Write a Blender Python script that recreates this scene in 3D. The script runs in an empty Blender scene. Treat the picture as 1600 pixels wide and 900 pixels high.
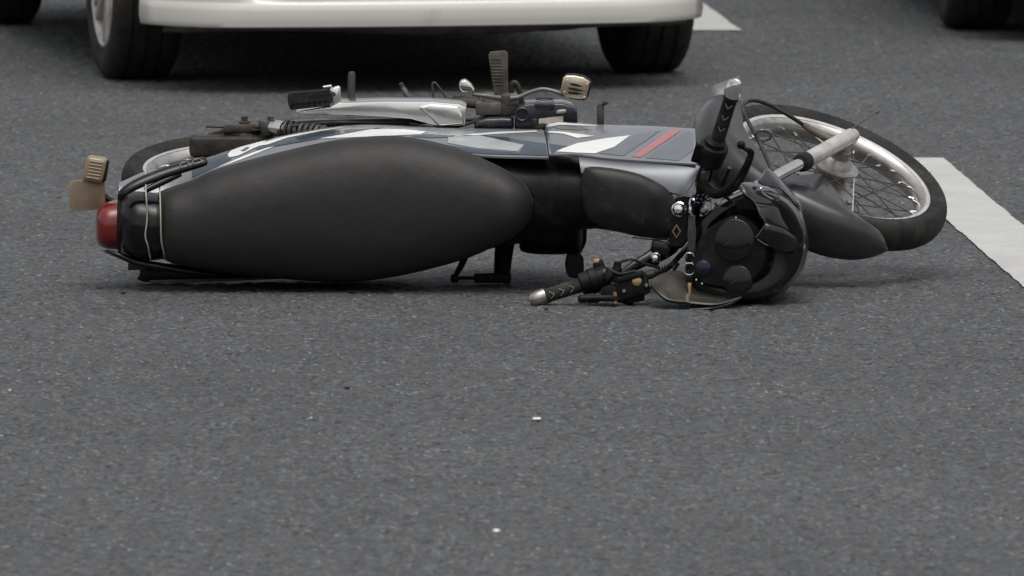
import bpy, bmesh, math, random
import numpy as np
from mathutils import Vector, Matrix
from mathutils.bvhtree import BVHTree

random.seed(7)
rng = np.random.default_rng(7)
sc = bpy.context.scene
R = math.radians
V = Vector

# ------------------------------------------------------------------ camera
FPX, CAM_D, CAM_H, PITCH = 18500.0, 26.41, 2.29, R(4.955)
cam = bpy.data.cameras.new('camera')
cam.sensor_width = 36.0
cam.lens = 36.0 * FPX / 1600.0
cam.clip_start, cam.clip_end = 0.5, 6000
cam.dof.use_dof = True
cam.dof.focus_distance = 26.45
cam.dof.aperture_fstop = 14.0
camo = bpy.data.objects.new('camera', cam)
camo.location = (0, -CAM_D, CAM_H)
camo.rotation_euler = (math.pi / 2 - PITCH, 0, 0)
sc.collection.objects.link(camo)
sc.camera = camo

# ------------------------------------------------------------------ light
SUN_EL, SUN_AZ = R(72), R(165)         # azimuth from +Y towards +X: the bright part of the sky is behind the camera
world = bpy.data.worlds.new('World')
sc.world = world
world.use_nodes = True
nt = world.node_tree
nt.nodes.clear()
wo = nt.nodes.new('ShaderNodeOutputWorld')
bg = nt.nodes.new('ShaderNodeBackground')
sky = nt.nodes.new('ShaderNodeTexSky')
sky.sky_type = 'NISHITA'
sky.sun_disc = False
sky.sun_elevation = SUN_EL
sky.sun_rotation = SUN_AZ
sky.air_density = 1.0
sky.dust_density = 6.0
sky.ozone_density = 0.6
hs = nt.nodes.new('ShaderNodeHueSaturation')
hs.inputs['Saturation'].default_value = 0.22
bg.inputs['Strength'].default_value = 0.15
nt.links.new(sky.outputs[0], hs.inputs['Color'])
nt.links.new(hs.outputs[0], bg.inputs['Color'])
nt.links.new(bg.outputs[0], wo.inputs['Surface'])
sun = bpy.data.lights.new('sun', 'SUN')
sun.energy = 0.5
sun.angle = R(60)
sun.color = (1.0, 0.95, 0.88)
suno = bpy.data.objects.new('sun', sun)
sd = V((math.sin(SUN_AZ) * math.cos(SUN_EL), math.cos(SUN_AZ) * math.cos(SUN_EL), math.sin(SUN_EL)))
suno.rotation_euler = (-sd).to_track_quat('-Z', 'Y').to_euler()
suno.location = sd * 40
sc.collection.objects.link(suno)
sc.view_settings.view_transform = 'Standard'
sc.view_settings.look = 'None'
sc.view_settings.gamma = 1.0
sc.view_settings.exposure = 0.08

# ------------------------------------------------------------------ coordinates
_cp, _sp = math.cos(PITCH), math.sin(PITCH)
def W(px, py, Y):
    """a point at depth Y that the photograph shows at (px, py)"""
    u, v = (px - 800.0) / FPX, (450.0 - py) / FPX
    dy, dz = _cp + v * _sp, -_sp + v * _cp
    t = (Y + CAM_D) / dy
    return V((u * t, Y, CAM_H + dz * t))
def ray_of(px, py):
    u, v = (px - 800.0) / FPX, (450.0 - py) / FPX
    return V((u, _cp + v * _sp, -_sp + v * _cp)).normalized()
def GP(px, py):
    """a ground point"""
    d = ray_of(px, py)
    t = CAM_H / -d.z
    return V((d.x * t, -CAM_D + d.y * t, 0))
PX = 26.45 / FPX                       # metres for one photograph pixel at the bike

TILT = R(10)
F = V((1, 0, 0)); U = V((0, -math.cos(TILT), -math.sin(TILT))); L = V((0, -math.sin(TILT), math.cos(TILT)))
RAKE, STEER = R(26), R(22)
S_ = (-math.sin(RAKE) * F + math.cos(RAKE) * U).normalized()
G_ = (math.cos(RAKE) * F + math.sin(RAKE) * U).normalized()
HD = (G_ * math.cos(STEER) - L * math.sin(STEER)).normalized()
NF = (L * math.cos(STEER) + G_ * math.sin(STEER)).normalized()

# ------------------------------------------------------------------ materials
def ramp(nt, f, stops):
    r = nt.nodes.new('ShaderNodeValToRGB')
    el = r.color_ramp.elements
    while len(el) < len(stops): el.new(0.5)
    for e, (p, c) in zip(el, stops):
        e.position = p; e.color = (*c, 1) if len(c) == 3 else c
    nt.links.new(f, r.inputs[0])
    return r.outputs[0]
def noise(nt, scale, detail=3, rough=0.55, vec=None):
    n = nt.nodes.new('ShaderNodeTexNoise')
    n.inputs['Scale'].default_value = scale
    n.inputs['Detail'].default_value = detail
    n.inputs['Roughness'].default_value = rough
    if vec is None:
        tc = nt.nodes.new('ShaderNodeTexCoord'); vec = tc.outputs['Object']
    nt.links.new(vec, n.inputs['Vector'])
    return n.outputs['Fac']
def math_n(nt, op, a, b):
    m = nt.nodes.new('ShaderNodeMath'); m.operation = op
    for i, x in enumerate((a, b)):
        if isinstance(x, (int, float)): m.inputs[i].default_value = x
        else: nt.links.new(x, m.inputs[i])
    return m.outputs[0]
MATS = {}
def mat(name, c1, c2=None, rough=0.5, rvar=0.1, metal=0.0, scale=30, bump=0.0, bscale=200, coat=0.0,
        dirt=None, dscale=14, damt=0.5, spec=0.5, lo=0.35, hi=0.65):
    m = bpy.data.materials.new(name)
    m.use_nodes = True
    n = m.node_tree
    b = n.nodes['Principled BSDF']
    f = noise(n, scale, 4)
    col = ramp(n, f, [(lo, c1), (hi, c2 or c1)])
    if dirt:
        d = noise(n, dscale, 6, 0.65)
        fac = ramp(n, d, [(0.62 - damt * 0.4, (0, 0, 0)), (0.75, (1, 1, 1))])
        mx = n.nodes.new('ShaderNodeMixRGB')
        n.links.new(fac, mx.inputs[0]); n.links.new(col, mx.inputs[1]); mx.inputs[2].default_value = (*dirt, 1)
        col = mx.outputs[0]
        r1 = math_n(n, 'MULTIPLY_ADD', fac, 0.25)
        r1.node.inputs[2].default_value = rough
    else:
        r1 = math_n(n, 'ADD', 0.0, rough)
    n.links.new(col, b.inputs['Base Color'])
    f2 = noise(n, scale * 2.3, 5, 0.6)
    r2 = math_n(n, 'MULTIPLY_ADD', f2, rvar * 2); r2.node.inputs[2].default_value = -rvar
    rr = math_n(n, 'ADD', r1, r2)
    rr.node.use_clamp = True
    n.links.new(rr, b.inputs['Roughness'])
    b.inputs['Metallic'].default_value = metal
    b.inputs['Coat Weight'].default_value = coat
    b.inputs['Coat Roughness'].default_value = 0.06
    b.inputs['Specular IOR Level'].default_value = spec
    if bump:
        bn = n.nodes.new('ShaderNodeBump')
        bn.inputs['Strength'].default_value = bump
        bn.inputs['Distance'].default_value = 0.002
        n.links.new(noise(n, bscale, 4, 0.6), bn.inputs['Height'])
        n.links.new(bn.outputs[0], b.inputs['Normal'])
    MATS[name] = m
    return m

mat('seat_vinyl', (0.0185, 0.0172, 0.0162), (0.0215, 0.02, 0.0188), rough=0.5, rvar=0.04, bump=0.3, bscale=420, scale=6, spec=0.36)
_n = MATS['seat_vinyl'].node_tree
_b = _n.nodes.new('ShaderNodeBump'); _b.inputs['Strength'].default_value = 0.16; _b.inputs['Distance'].default_value = 0.02
_n.links.new(noise(_n, 13, 3, 0.5), _b.inputs['Height'])
_n.links.new(_b.outputs[0], [x for x in _n.nodes if x.type == 'BUMP' and x != _b][0].inputs['Normal'])
mat('gloss_black', (0.004, 0.004, 0.0045), (0.006, 0.0055, 0.0055), rough=0.14, rvar=0.05, coat=0.12, spec=0.3, dirt=(0.03, 0.027, 0.024), dscale=25, damt=0.1)
mat('cowl_gloss', (0.004, 0.004, 0.0045), (0.006, 0.0055, 0.0055), rough=0.1, rvar=0.03, coat=0.4, spec=0.4)
mat('amber_lens', (0.21, 0.155, 0.09), (0.27, 0.2, 0.12), rough=0.3, scale=12, coat=0.3)
mat('satin_black', (0.005, 0.005, 0.005), (0.009, 0.0085, 0.008), rough=0.42, rvar=0.12, spec=0.17, dirt=(0.032, 0.028, 0.024), dscale=22, damt=0.25)
mat('matte_cover', (0.013, 0.0125, 0.012), (0.02, 0.019, 0.018), rough=0.4, rvar=0.1, spec=0.28, dirt=(0.042, 0.037, 0.032), dscale=30, damt=0.12)
mat('rubber', (0.01, 0.01, 0.01), (0.02, 0.019, 0.018), rough=0.75, rvar=0.1, spec=0.25, bump=0.4, bscale=160, dirt=(0.06, 0.055, 0.048), dscale=18, damt=0.35)
mat('tyre_rubber', (0.01, 0.01, 0.01), (0.019, 0.0185, 0.018), rough=0.7, rvar=0.1, spec=0.25, bump=0.3, bscale=120, dirt=(0.06, 0.055, 0.046), dscale=12, damt=0.4)
mat('car_tyre', (0.02, 0.019, 0.018), (0.032, 0.03, 0.028), rough=0.8, rvar=0.1, spec=0.15, bump=0.3, bscale=80, dirt=(0.065, 0.058, 0.05), dscale=7, damt=0.4)
mat('dusty_rubber', (0.045, 0.041, 0.036), (0.08, 0.072, 0.06), rough=0.8, rvar=0.1, bump=0.4, bscale=200, dirt=(0.13, 0.11, 0.085), dscale=30, damt=0.5)
mat('chrome', (0.92, 0.91, 0.89), (0.82, 0.8, 0.77), rough=0.08, rvar=0.05, metal=1.0, dirt=(0.4, 0.34, 0.28), dscale=40, damt=0.06)
mat('polished_aluminium', (0.86, 0.84, 0.8), (0.76, 0.735, 0.69), rough=0.22, rvar=0.06, metal=1.0, scale=9, dirt=(0.5, 0.44, 0.36), dscale=7, damt=0.12)
mat('scuffed_chrome', (0.55, 0.53, 0.5), (0.3, 0.28, 0.26), rough=0.28, rvar=0.12, metal=1.0, scale=60, dirt=(0.1, 0.085, 0.07), dscale=40, damt=0.35)
mat('bronze_plate', (0.8, 0.68, 0.52), (0.7, 0.58, 0.42), rough=0.2, rvar=0.06, metal=1.0, scale=20)
mat('worn_steel', (0.2, 0.19, 0.175), (0.13, 0.122, 0.11), rough=0.45, rvar=0.12, metal=0.6, bump=0.15, bscale=240, dirt=(0.14, 0.085, 0.05), dscale=26, damt=0.3)
mat('needle_red', (0.16, 0.02, 0.018), rough=0.5)
mat('cast_aluminium', (0.4, 0.39, 0.37), (0.3, 0.285, 0.265), rough=0.48, rvar=0.1, metal=0.75, bump=0.2, bscale=300, dirt=(0.2, 0.17, 0.14), dscale=30, damt=0.45)
mat('rim_metal', (0.62, 0.6, 0.57), (0.5, 0.475, 0.45), rough=0.28, rvar=0.1, metal=0.9, dirt=(0.24, 0.2, 0.165), dscale=24, damt=0.22)
mat('dirty_steel', (0.06, 0.054, 0.048), (0.105, 0.096, 0.087), rough=0.52, rvar=0.15, metal=0.5, bump=0.2, bscale=260, dirt=(0.075, 0.055, 0.04), dscale=35, damt=0.35)
mat('engine_grease', (0.014, 0.0125, 0.011), (0.032, 0.028, 0.024), rough=0.5, rvar=0.15, spec=0.3, bump=0.3, bscale=180, dirt=(0.075, 0.058, 0.042), dscale=20, damt=0.4)
mat('engine_cover_paint', (0.011, 0.013, 0.019), (0.016, 0.019, 0.027), rough=0.18, rvar=0.06, coat=0.3, spec=0.4, dirt=(0.06, 0.055, 0.05), dscale=24, damt=0.2)
mat('silver_paint', (0.195, 0.205, 0.22), (0.215, 0.225, 0.24), rough=0.27, rvar=0.015, metal=0.25, coat=0.4, scale=8)
mat('grey_paint', (0.075, 0.083, 0.095), (0.095, 0.103, 0.116), rough=0.3, rvar=0.06, metal=0.3, coat=0.35, scale=8)
mat('fender_paint', (0.021, 0.0205, 0.0215), (0.03, 0.029, 0.029), rough=0.3, rvar=0.05, metal=0.0, coat=0.3, spec=0.4, dirt=(0.05, 0.044, 0.038), dscale=9, damt=0.15)
mat('lip_silver', (0.72, 0.72, 0.72), (0.62, 0.615, 0.6), rough=0.34, rvar=0.06, metal=0.65)
mat('slider_silver', (0.58, 0.57, 0.55), (0.48, 0.47, 0.45), rough=0.34, rvar=0.08, metal=0.3, dirt=(0.28, 0.24, 0.2), dscale=22, damt=0.15)
mat('flap_grey', (0.1, 0.1, 0.1), (0.12, 0.119, 0.117), rough=0.4, rvar=0.05, scale=10, coat=0.2)
mat('decal_white', (0.72, 0.73, 0.71), (0.68, 0.69, 0.67), rvar=0.015, rough=0.3, coat=0.3)
mat('decal_silver', (0.42, 0.44, 0.44), (0.36, 0.38, 0.385), rvar=0.015, rough=0.3, metal=0.2, coat=0.4)
mat('decal_navy', (0.03, 0.042, 0.062), (0.04, 0.055, 0.078), rvar=0.015, rough=0.25, coat=0.5)
mat('decal_red', (0.4, 0.16, 0.16), (0.36, 0.14, 0.14), rvar=0.015, rough=0.3, coat=0.3)
mat('decal_slate', (0.16, 0.175, 0.195), (0.18, 0.195, 0.215), rvar=0.015, rough=0.28, metal=0.3, coat=0.4)
mat('slot_black', (0.004, 0.004, 0.004), rough=0.8)
mat('red_lens', (0.13, 0.006, 0.006), (0.19, 0.012, 0.01), rough=0.16, coat=0.4)
mat('beige_plate', (0.26, 0.205, 0.135), (0.3, 0.24, 0.165), rough=0.5, scale=6, dirt=(0.17, 0.13, 0.085), dscale=6, damt=0.25)
mat('muffler_paint', (0.03, 0.025, 0.022), (0.06, 0.045, 0.038), rough=0.45, metal=0.3, dirt=(0.1, 0.06, 0.04), dscale=30, damt=0.5)
mat('cord', (0.42, 0.4, 0.32), (0.3, 0.28, 0.22), rough=0.7)
mat('bead', (0.012, 0.02, 0.05), (0.02, 0.03, 0.07), rough=0.15, coat=0.8)
mat('strap_fabric', (0.02, 0.018, 0.02), (0.06, 0.055, 0.055), rough=0.85, scale=140)
mat('brass', (0.5, 0.34, 0.18), (0.4, 0.27, 0.14), rough=0.35, metal=0.8)
mat('cable_black', (0.012, 0.012, 0.013), (0.024, 0.024, 0.025), rough=0.45, spec=0.35, dirt=(0.07, 0.062, 0.05), dscale=30, damt=0.3)
mat('brown_hose', (0.09, 0.075, 0.06), (0.15, 0.125, 0.1), rough=0.6)
mat('gauge_face', (0.003, 0.0028, 0.004), (0.005, 0.0045, 0.006), rough=0.06, rvar=0.02, spec=0.45)
mat('gauge_blue', (0.005, 0.007, 0.02), (0.007, 0.01, 0.03), rough=0.1, spec=0.4)
mat('orange_plastic', (0.55, 0.22, 0.06), (0.6, 0.3, 0.12), rough=0.4)
mat('cloudy_screen', (0.05, 0.045, 0.04), (0.075, 0.067, 0.059), rough=0.22, coat=0.4)
mat('white_label', (0.5, 0.45, 0.36), (0.6, 0.55, 0.45), rough=0.6, scale=60)
mat('car_white', (0.7, 0.675, 0.615), (0.685, 0.66, 0.6), rough=0.22, rvar=0.04, coat=0.7, scale=3, dirt=(0.42, 0.385, 0.33), dscale=4, damt=0.08)
mat('car_dark', (0.03, 0.032, 0.036), (0.04, 0.042, 0.046), rough=0.22, coat=0.8)
mat('car_trim', (0.008, 0.008, 0.008), (0.014, 0.0135, 0.013), rough=0.6, spec=0.2, dirt=(0.03, 0.027, 0.024), damt=0.35)
mat('bumper_valance', (0.16, 0.145, 0.12), (0.07, 0.065, 0.055), rough=0.6, scale=9, dirt=(0.04, 0.036, 0.03), dscale=10, damt=0.5)
mat('car_glass', (0.012, 0.014, 0.016), rough=0.05, coat=1.0)
mat('alloy', (0.46, 0.44, 0.42), (0.4, 0.38, 0.36), rough=0.42, metal=0.35, dirt=(0.2, 0.165, 0.135), dscale=9, damt=0.25)
mat('headlamp_glass', (0.55, 0.56, 0.57), rough=0.08, coat=1.0)
mat('scrap_white', (0.75, 0.76, 0.76), rough=0.5)
mat('scrap_dark', (0.02, 0.018, 0.016), (0.05, 0.045, 0.035), rough=0.8)
mat('glint_steel', (0.4, 0.42, 0.45), (0.3, 0.31, 0.33), rough=0.4, metal=0.6)

def asphalt_mat():
    m = bpy.data.materials.new('asphalt'); m.use_nodes = True
    n = m.node_tree; b = n.nodes['Principled BSDF']
    tc = n.nodes.new('ShaderNodeTexCoord'); vec = tc.outputs['Object']
    def vor(scale):
        vo = n.nodes.new('ShaderNodeTexVoronoi'); vo.inputs['Scale'].default_value = scale
        n.links.new(vec, vo.inputs['Vector'])
        sp = n.nodes.new('ShaderNodeSeparateColor'); n.links.new(vo.outputs['Color'], sp.inputs[0])
        return vo.outputs['Distance'], sp.outputs
    def mix(f, a_, b_, blend='MIX'):
        mx = n.nodes.new('ShaderNodeMixRGB'); mx.blend_type = blend
        for i, x in enumerate((f, a_, b_)):
            if isinstance(x, (int, float)): mx.inputs[i].default_value = x
            elif isinstance(x, tuple): mx.inputs[i].default_value = (*x, 1)
            else: n.links.new(x, mx.inputs[i])
        return mx.outputs[0]
    # every stone of the aggregate has its own shade, some bluish, some brownish
    d1, c1 = vor(132)
    stone = ramp(n, c1[0], [(0.0, (0.026, 0.027, 0.027)), (0.3, (0.054, 0.0562, 0.0565)), (0.7, (0.076, 0.0795, 0.08)), (0.93, (0.104, 0.109, 0.109)), (1.0, (0.2, 0.203, 0.195))])
    tint = ramp(n, c1[1], [(0.0, (1.1, 1.0, 0.88)), (0.35, (1, 1, 1)), (0.7, (0.97, 1.0, 1.05)), (1.0, (0.86, 0.97, 1.22))])
    c = mix(1.0, stone, tint, 'MULTIPLY')
    fine = noise(n, 150, 3, 0.7, vec)
    c = mix(1.0, c, ramp(n, fine, [(0.3, (0.7,) * 3), (0.7, (1.3,) * 3)]), 'MULTIPLY')
    patchy = noise(n, 7, 4, 0.6, vec)
    c = mix(1.0, c, ramp(n, patchy, [(0.3, (0.94,) * 3), (0.7, (1.05,) * 3)]), 'MULTIPLY')
    big = noise(n, 0.9, 5, 0.6, vec)
    c = mix(1.0, c, ramp(n, big, [(0.3, (0.82, 0.82, 0.82)), (0.7, (1.08, 1.08, 1.08))]), 'MULTIPLY')
    # sparse pale and tan grit of different sizes
    d2, c2 = vor(85)
    size = math_n(n, 'MULTIPLY', c2[1], 0.3)
    f = math_n(n, 'MULTIPLY', math_n(n, 'LESS_THAN', d2, size), math_n(n, 'GREATER_THAN', c2[0], 0.955))
    c = mix(f, c, ramp(n, c2[2], [(0.2, (0.3, 0.25, 0.18)), (0.8, (0.42, 0.42, 0.4))]))
    n.links.new(c, b.inputs['Base Color'])
    b.inputs['Roughness'].default_value = 0.72
    b.inputs['Specular IOR Level'].default_value = 0.4
    bn = n.nodes.new('ShaderNodeBump'); bn.inputs['Strength'].default_value = 0.6; bn.inputs['Distance'].default_value = 0.005
    n.links.new(noise(n, 85, 3, 0.6, vec), bn.inputs['Height']); n.links.new(bn.outputs[0], b.inputs['Normal'])
    MATS['asphalt'] = m
asphalt_mat()
def paint_mat():
    m = mat('road_paint', (0.42, 0.42, 0.405), (0.48, 0.48, 0.46), rough=0.7, scale=5, bump=0.15, bscale=160, dirt=(0.2, 0.2, 0.197), dscale=70, damt=0.1)
paint_mat()

# ------------------------------------------------------------------ mesh helpers: every shape is (verts, faces) in world space
def join(*shapes):
    vs, fs = [], []
    for v, f in shapes:
        o = len(vs); vs += list(v); fs += [tuple(i + o for i in x) for x in f]
    return vs, fs
def curve(pts, n):
    """Catmull-Rom through pts (tuples of any length), n samples"""
    P = [np.array(p, float) for p in pts]
    if len(P) == 2: return [tuple(P[0] + (P[1] - P[0]) * t) for t in np.linspace(0, 1, n)]
    P = [2 * P[0] - P[1]] + P + [2 * P[-1] - P[-2]]
    out = []; m = len(P) - 3
    for k in range(n):
        t = k / (n - 1) * m; i = min(int(t), m - 1); t -= i
        a, b, c, d = P[i:i + 4]
        out.append(tuple(0.5 * (2 * b + (c - a) * t + (2 * a - 5 * b + 4 * c - d) * t * t + (3 * b - a - 3 * c + d) * t ** 3)))
    return out
def loft(rings, closed=True, cap=True):
    n = len(rings[0]); vs = [V(p) for r in rings for p in r]; fs = []
    for i in range(len(rings) - 1):
        for j in range(n if closed else n - 1):
            k = (j + 1) % n
            fs.append((i * n + j, i * n + k, (i + 1) * n + k, (i + 1) * n + j))
    if cap and closed:
        fs.append(tuple(reversed(range(n)))); fs.append(tuple((len(rings) - 1) * n + j for j in range(n)))
    return vs, fs
def frame_of(d):
    d = d.normalized()
    a = V((0, 0, 1)) if abs(d.z) < 0.9 else V((1, 0, 0))
    x = d.cross(a).normalized()
    return x, d.cross(x).normalized()
def tube(pts, r, n=10, sm=0, flat=None, cap=True, roundend=False):
    """sweep a circle (or flattened: flat=(axis, factor)) along pts; r a number or one per point; sm = resample count"""
    pts = [V(p) for p in pts]
    rs = list(r) if isinstance(r, (list, tuple)) else [r] * len(pts)
    if sm:
        q = curve([(*p, k) for p, k in zip(pts, rs)], sm)
        pts = [V(a[:3]) for a in q]; rs = [a[3] for a in q]
    if roundend:
        d0 = (pts[0] - pts[1]).normalized(); d1 = (pts[-1] - pts[-2]).normalized()
        pts = [pts[0] + d0 * rs[0] * 0.8, pts[0] + d0 * rs[0] * 0.5] + pts + [pts[-1] + d1 * rs[-1] * 0.5, pts[-1] + d1 * rs[-1] * 0.8]
        rs = [rs[0] * 0.5, rs[0] * 0.86] + rs + [rs[-1] * 0.86, rs[-1] * 0.5]
    rings = []; x = None
    for i, p in enumerate(pts):
        d = (pts[min(i + 1, len(pts) - 1)] - pts[max(i - 1, 0)]).normalized()
        if x is None: x, y = frame_of(d)
        else:
            x = (x - d * x.dot(d)).normalized(); y = d.cross(x)
        ring = []
        for k in range(n):
            a = 2 * math.pi * k / n
            o = (x * math.cos(a) + y * math.sin(a)) * rs[i]
            if flat: o = o - flat[0] * o.dot(flat[0]) * (1 - flat[1])
            ring.append(p + o)
        rings.append(ring)
    return loft(rings, True, cap)
def lathe(c, ax, prof, n=24, closed_prof=False):
    """prof = [(r, along axis)]"""
    ax = ax.normalized(); x, y = frame_of(ax)
    rings = [[c + ax * z + (x * math.cos(2 * math.pi * k / n) + y * math.sin(2 * math.pi * k / n)) * max(r, 1e-5) for k in range(n)] for r, z in prof]
    if closed_prof:
        rings.append(rings[0]); return loft(rings, True, False)
    return loft(rings, True, True)
def rbox(c, ex, ey, ez, bev=0.0, seg=2):
    """box with half-extent vectors ex, ey, ez"""
    bm = bmesh.new(); bmesh.ops.create_cube(bm, size=2.0)
    M = Matrix((ex, ey, ez)).transposed().to_4x4()
    for v in bm.verts: v.co = M @ v.co + c
    if bev: bmesh.ops.bevel(bm, geom=bm.edges[:], offset=bev, segments=seg, profile=0.5, affect='EDGES')
    r = take(bm); return r
def take(bm):
    bm.verts.index_update()
    r = ([v.co.copy() for v in bm.verts], [tuple(v.index for v in f.verts) for f in bm.faces]); bm.free(); return r
def slab(front, back_off, bev=0.0, seg=2):
    """closed prism: polygon of points + offset vector"""
    bm = bmesh.new(); vs = [bm.verts.new(p) for p in front]
    f = bm.faces.new(vs)
    ex = bmesh.ops.extrude_face_region(bm, geom=[f])
    bmesh.ops.translate(bm, vec=back_off, verts=[g for g in ex['geom'] if isinstance(g, bmesh.types.BMVert)])
    bmesh.ops.recalc_face_normals(bm, faces=bm.faces[:])
    if bev: bmesh.ops.bevel(bm, geom=bm.edges[:], offset=bev, segments=seg, profile=0.5, affect='EDGES')
    return take(bm)
def grid(fn, nu, nv):
    vs = [V(fn(i / nu, j / nv)) for i in range(nu + 1) for j in range(nv + 1)]
    fs = [(i * (nv + 1) + j, (i + 1) * (nv + 1) + j, (i + 1) * (nv + 1) + j + 1, i * (nv + 1) + j + 1) for i in range(nu) for j in range(nv)]
    return vs, fs
def patch(a, b, nu=24, nv=6, bulge=0.0, bdir=V((0, -1, 0.3)), thick=0.004, tdir=None):
    """sheet between two curves of (px, py, Y), closed with a back face"""
    A = [W(*p) for p in curve(a, nu + 1)]; B = [W(*p) for p in curve(b, nu + 1)]
    bd = bdir.normalized()
    td = (tdir or -bd).normalized() * thick
    def fn(u, v):
        i = round(u * nu)
        return A[i].lerp(B[i], v) + bd * bulge * math.sin(math.pi * v) ** 0.7
    v1, f1 = grid(fn, nu, nv)
    n = len(v1); m = nv + 1
    vs = v1 + [p + td for p in v1]
    fs = f1 + [tuple(reversed([k + n for k in f])) for f in f1]
    loop = [i * m for i in range(nu + 1)] + [nu * m + j for j in range(1, m)] + [i * m + nv for i in range(nu - 1, -1, -1)] + [j for j in range(nv - 1, 0, -1)]
    for k in range(len(loop)):
        p, q = loop[k], loop[(k + 1) % len(loop)]
        fs.append((q, p, p + n, q + n))
    return vs, fs

def link(o, parent=None):
    sc.collection.objects.link(o)
    if parent is not None: o.parent = parent
    return o
def base_of(o):
    p = V((0, 0, 0))
    while o is not None: p += o.location; o = o.parent
    return p
def obj(name, shape, m, parent=None, smooth=40, bev=0.0, kind=None, label=None, recalc=True):
    vs, fs = shape
    me = bpy.data.meshes.new(name)
    off = base_of(parent) if parent is not None else V((0, 0, 0))
    me.from_pydata([tuple(V(v) - off) for v in vs], [], fs)
    if recalc:
        bm = bmesh.new(); bm.from_mesh(me)
        bmesh.ops.recalc_face_normals(bm, faces=bm.faces[:])
        bm.to_mesh(me); bm.free()
    me.materials.append(MATS[m])
    if smooth:
        for p in me.polygons: p.use_smooth = True
        me.set_sharp_from_angle(angle=R(smooth))
    o = bpy.data.objects.new(name, me)
    link(o, parent)
    if kind: o['kind'] = kind
    if label: o['label'] = label
    if bev:
        b = o.modifiers.new('bevel', 'BEVEL'); b.width = bev; b.segments = 2; b.limit_method = 'ANGLE'; b.angle_limit = R(35)
    return o
def thing(name, label, cat, loc=(0, 0, 0), group=None):
    o = bpy.data.objects.new(name, None); o.empty_display_size = 0.1
    o.location = loc; sc.collection.objects.link(o)
    o['label'] = label; o['category'] = cat
    if group: o['group'] = group
    return o
def tag(o, label, cat, group=None):
    o['label'] = label; o['category'] = cat
    if group: o['group'] = group
    return o
def bvh_of(shape):
    return BVHTree.FromPolygons([V(v) for v in shape[0]], [tuple(f) for f in shape[1]])
CAMP = V((0, -CAM_D, CAM_H))
def decal(name, poly, bvh, m, parent, off=0.0011, step=4.0, thick=0.0006):
    """a flat print: a pixel outline laid onto a built surface"""
    bm = bmesh.new()
    pts = []; YS = 4.0                     # the panels are seen almost edge-on: finer steps in depth
    poly = [(p[0], p[1] * YS) for p in poly]
    for i, p in enumerate(poly):
        q = poly[(i + 1) % len(poly)]; d = math.dist(p, q); k = max(1, int(d / step))
        pts += [(p[0] + (q[0] - p[0]) * t / k, p[1] + (q[1] - p[1]) * t / k) for t in range(k)]
    f = bm.faces.new([bm.verts.new((x, y, 0)) for x, y in pts])
    bmesh.ops.triangulate(bm, faces=[f])
    for _ in range(7):
        es = [e for e in bm.edges if e.calc_length() > step * 1.6 and not e.is_boundary]
        if not es: break
        bmesh.ops.subdivide_edges(bm, edges=es, cuts=1)
        bmesh.ops.triangulate(bm, faces=bm.faces[:])
    nrm = {}
    for v in bm.verts:
        d = ray_of(v.co.x, v.co.y / YS)
        hit, nor, idx, dist = bvh.ray_cast(CAMP, d)
        if hit is None:
            v.tag = True; continue
        if nor.dot(d) > 0: nor = -nor
        v.co = hit + nor * off; v.tag = False; nrm[v] = nor.copy()
    bad = [v for v in bm.verts if v.tag]
    if bad: bmesh.ops.delete(bm, geom=bad, context='VERTS')
    for f in bm.faces:
        f.normal_update()
        if f.normal.dot(nrm[f.verts[0]]) < 0: f.normal_flip()
    bm.verts.index_update(); nl = [tuple(nrm[v]) for v in bm.verts]
    o = obj(name, take(bm), m, parent, smooth=0, recalc=False)
    for p in o.data.polygons: p.use_smooth = True
    o.data.normals_split_custom_set_from_vertices(nl)
    return o

# ================================================================== the setting
def road():
    xs = np.concatenate([[-3000, -600, -150, -40, -12, -5, -2.6], np.arange(-1.75, 1.76, 0.0066), [2.6, 5, 12, 40, 150, 600, 3000]])
    ys = np.concatenate([[-3000, -600, -150, -60, -28, -14], np.arange(-7.6, 12.5, 0.0165), [14, 18, 28, 60, 150, 600, 3000]])
    nx, ny = len(xs), len(ys)
    X, Y = np.meshgrid(xs, ys, indexing='ij')
    Z = np.zeros_like(X)
    n1 = rng.random((nx, ny))
    # stones: most of the surface level, some vertices sunk (voids between the stones), a few proud
    h = np.where(n1 < 0.15, -0.0105 * (0.15 - n1) / 0.15, 0) + np.where(n1 > 0.8, 0.0025 * (n1 - 0.8) / 0.2, 0)
    blur = (h + 0.6 * (np.roll(h, 1, 0) + np.roll(h, -1, 0)) + 0.25 * (np.roll(h, 1, 1) + np.roll(h, -1, 1))) / 1.9
    jx = (rng.random((nx, ny)) - 0.5) * 0.0045; jy = (rng.random((nx, ny)) - 0.5) * 0.012
    inner = (np.abs(X) < 1.74) & (Y > -7.5) & (Y < 12.3)
    Z += np.where(inner, blur, 0); X = X + np.where(inner, jx, 0); Y = Y + np.where(inner, jy, 0)
    co = np.stack([X, Y, Z], -1).reshape(-1, 3)
    i, j = np.meshgrid(np.arange(nx - 1), np.arange(ny - 1), indexing='ij')
    a = (i * ny + j).ravel()
    q = np.stack([a, a + ny, a + ny + 1, a + 1], -1)
    me = bpy.data.meshes.new('road')
    me.vertices.add(len(co)); me.vertices.foreach_set('co', co.ravel())
    me.loops.add(q.size); me.loops.foreach_set('vertex_index', q.ravel().astype(np.int32))
    me.polygons.add(len(q)); me.polygons.foreach_set('loop_start', np.arange(0, q.size, 4, dtype=np.int32))
    me.update(); me.validate()
    me.polygons.foreach_set('use_smooth', np.ones(len(q), bool))
    me.materials.append(MATS['asphalt'])
    o = link(bpy.data.objects.new('road', me)); o['kind'] = 'structure'
    return o
road()

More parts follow.
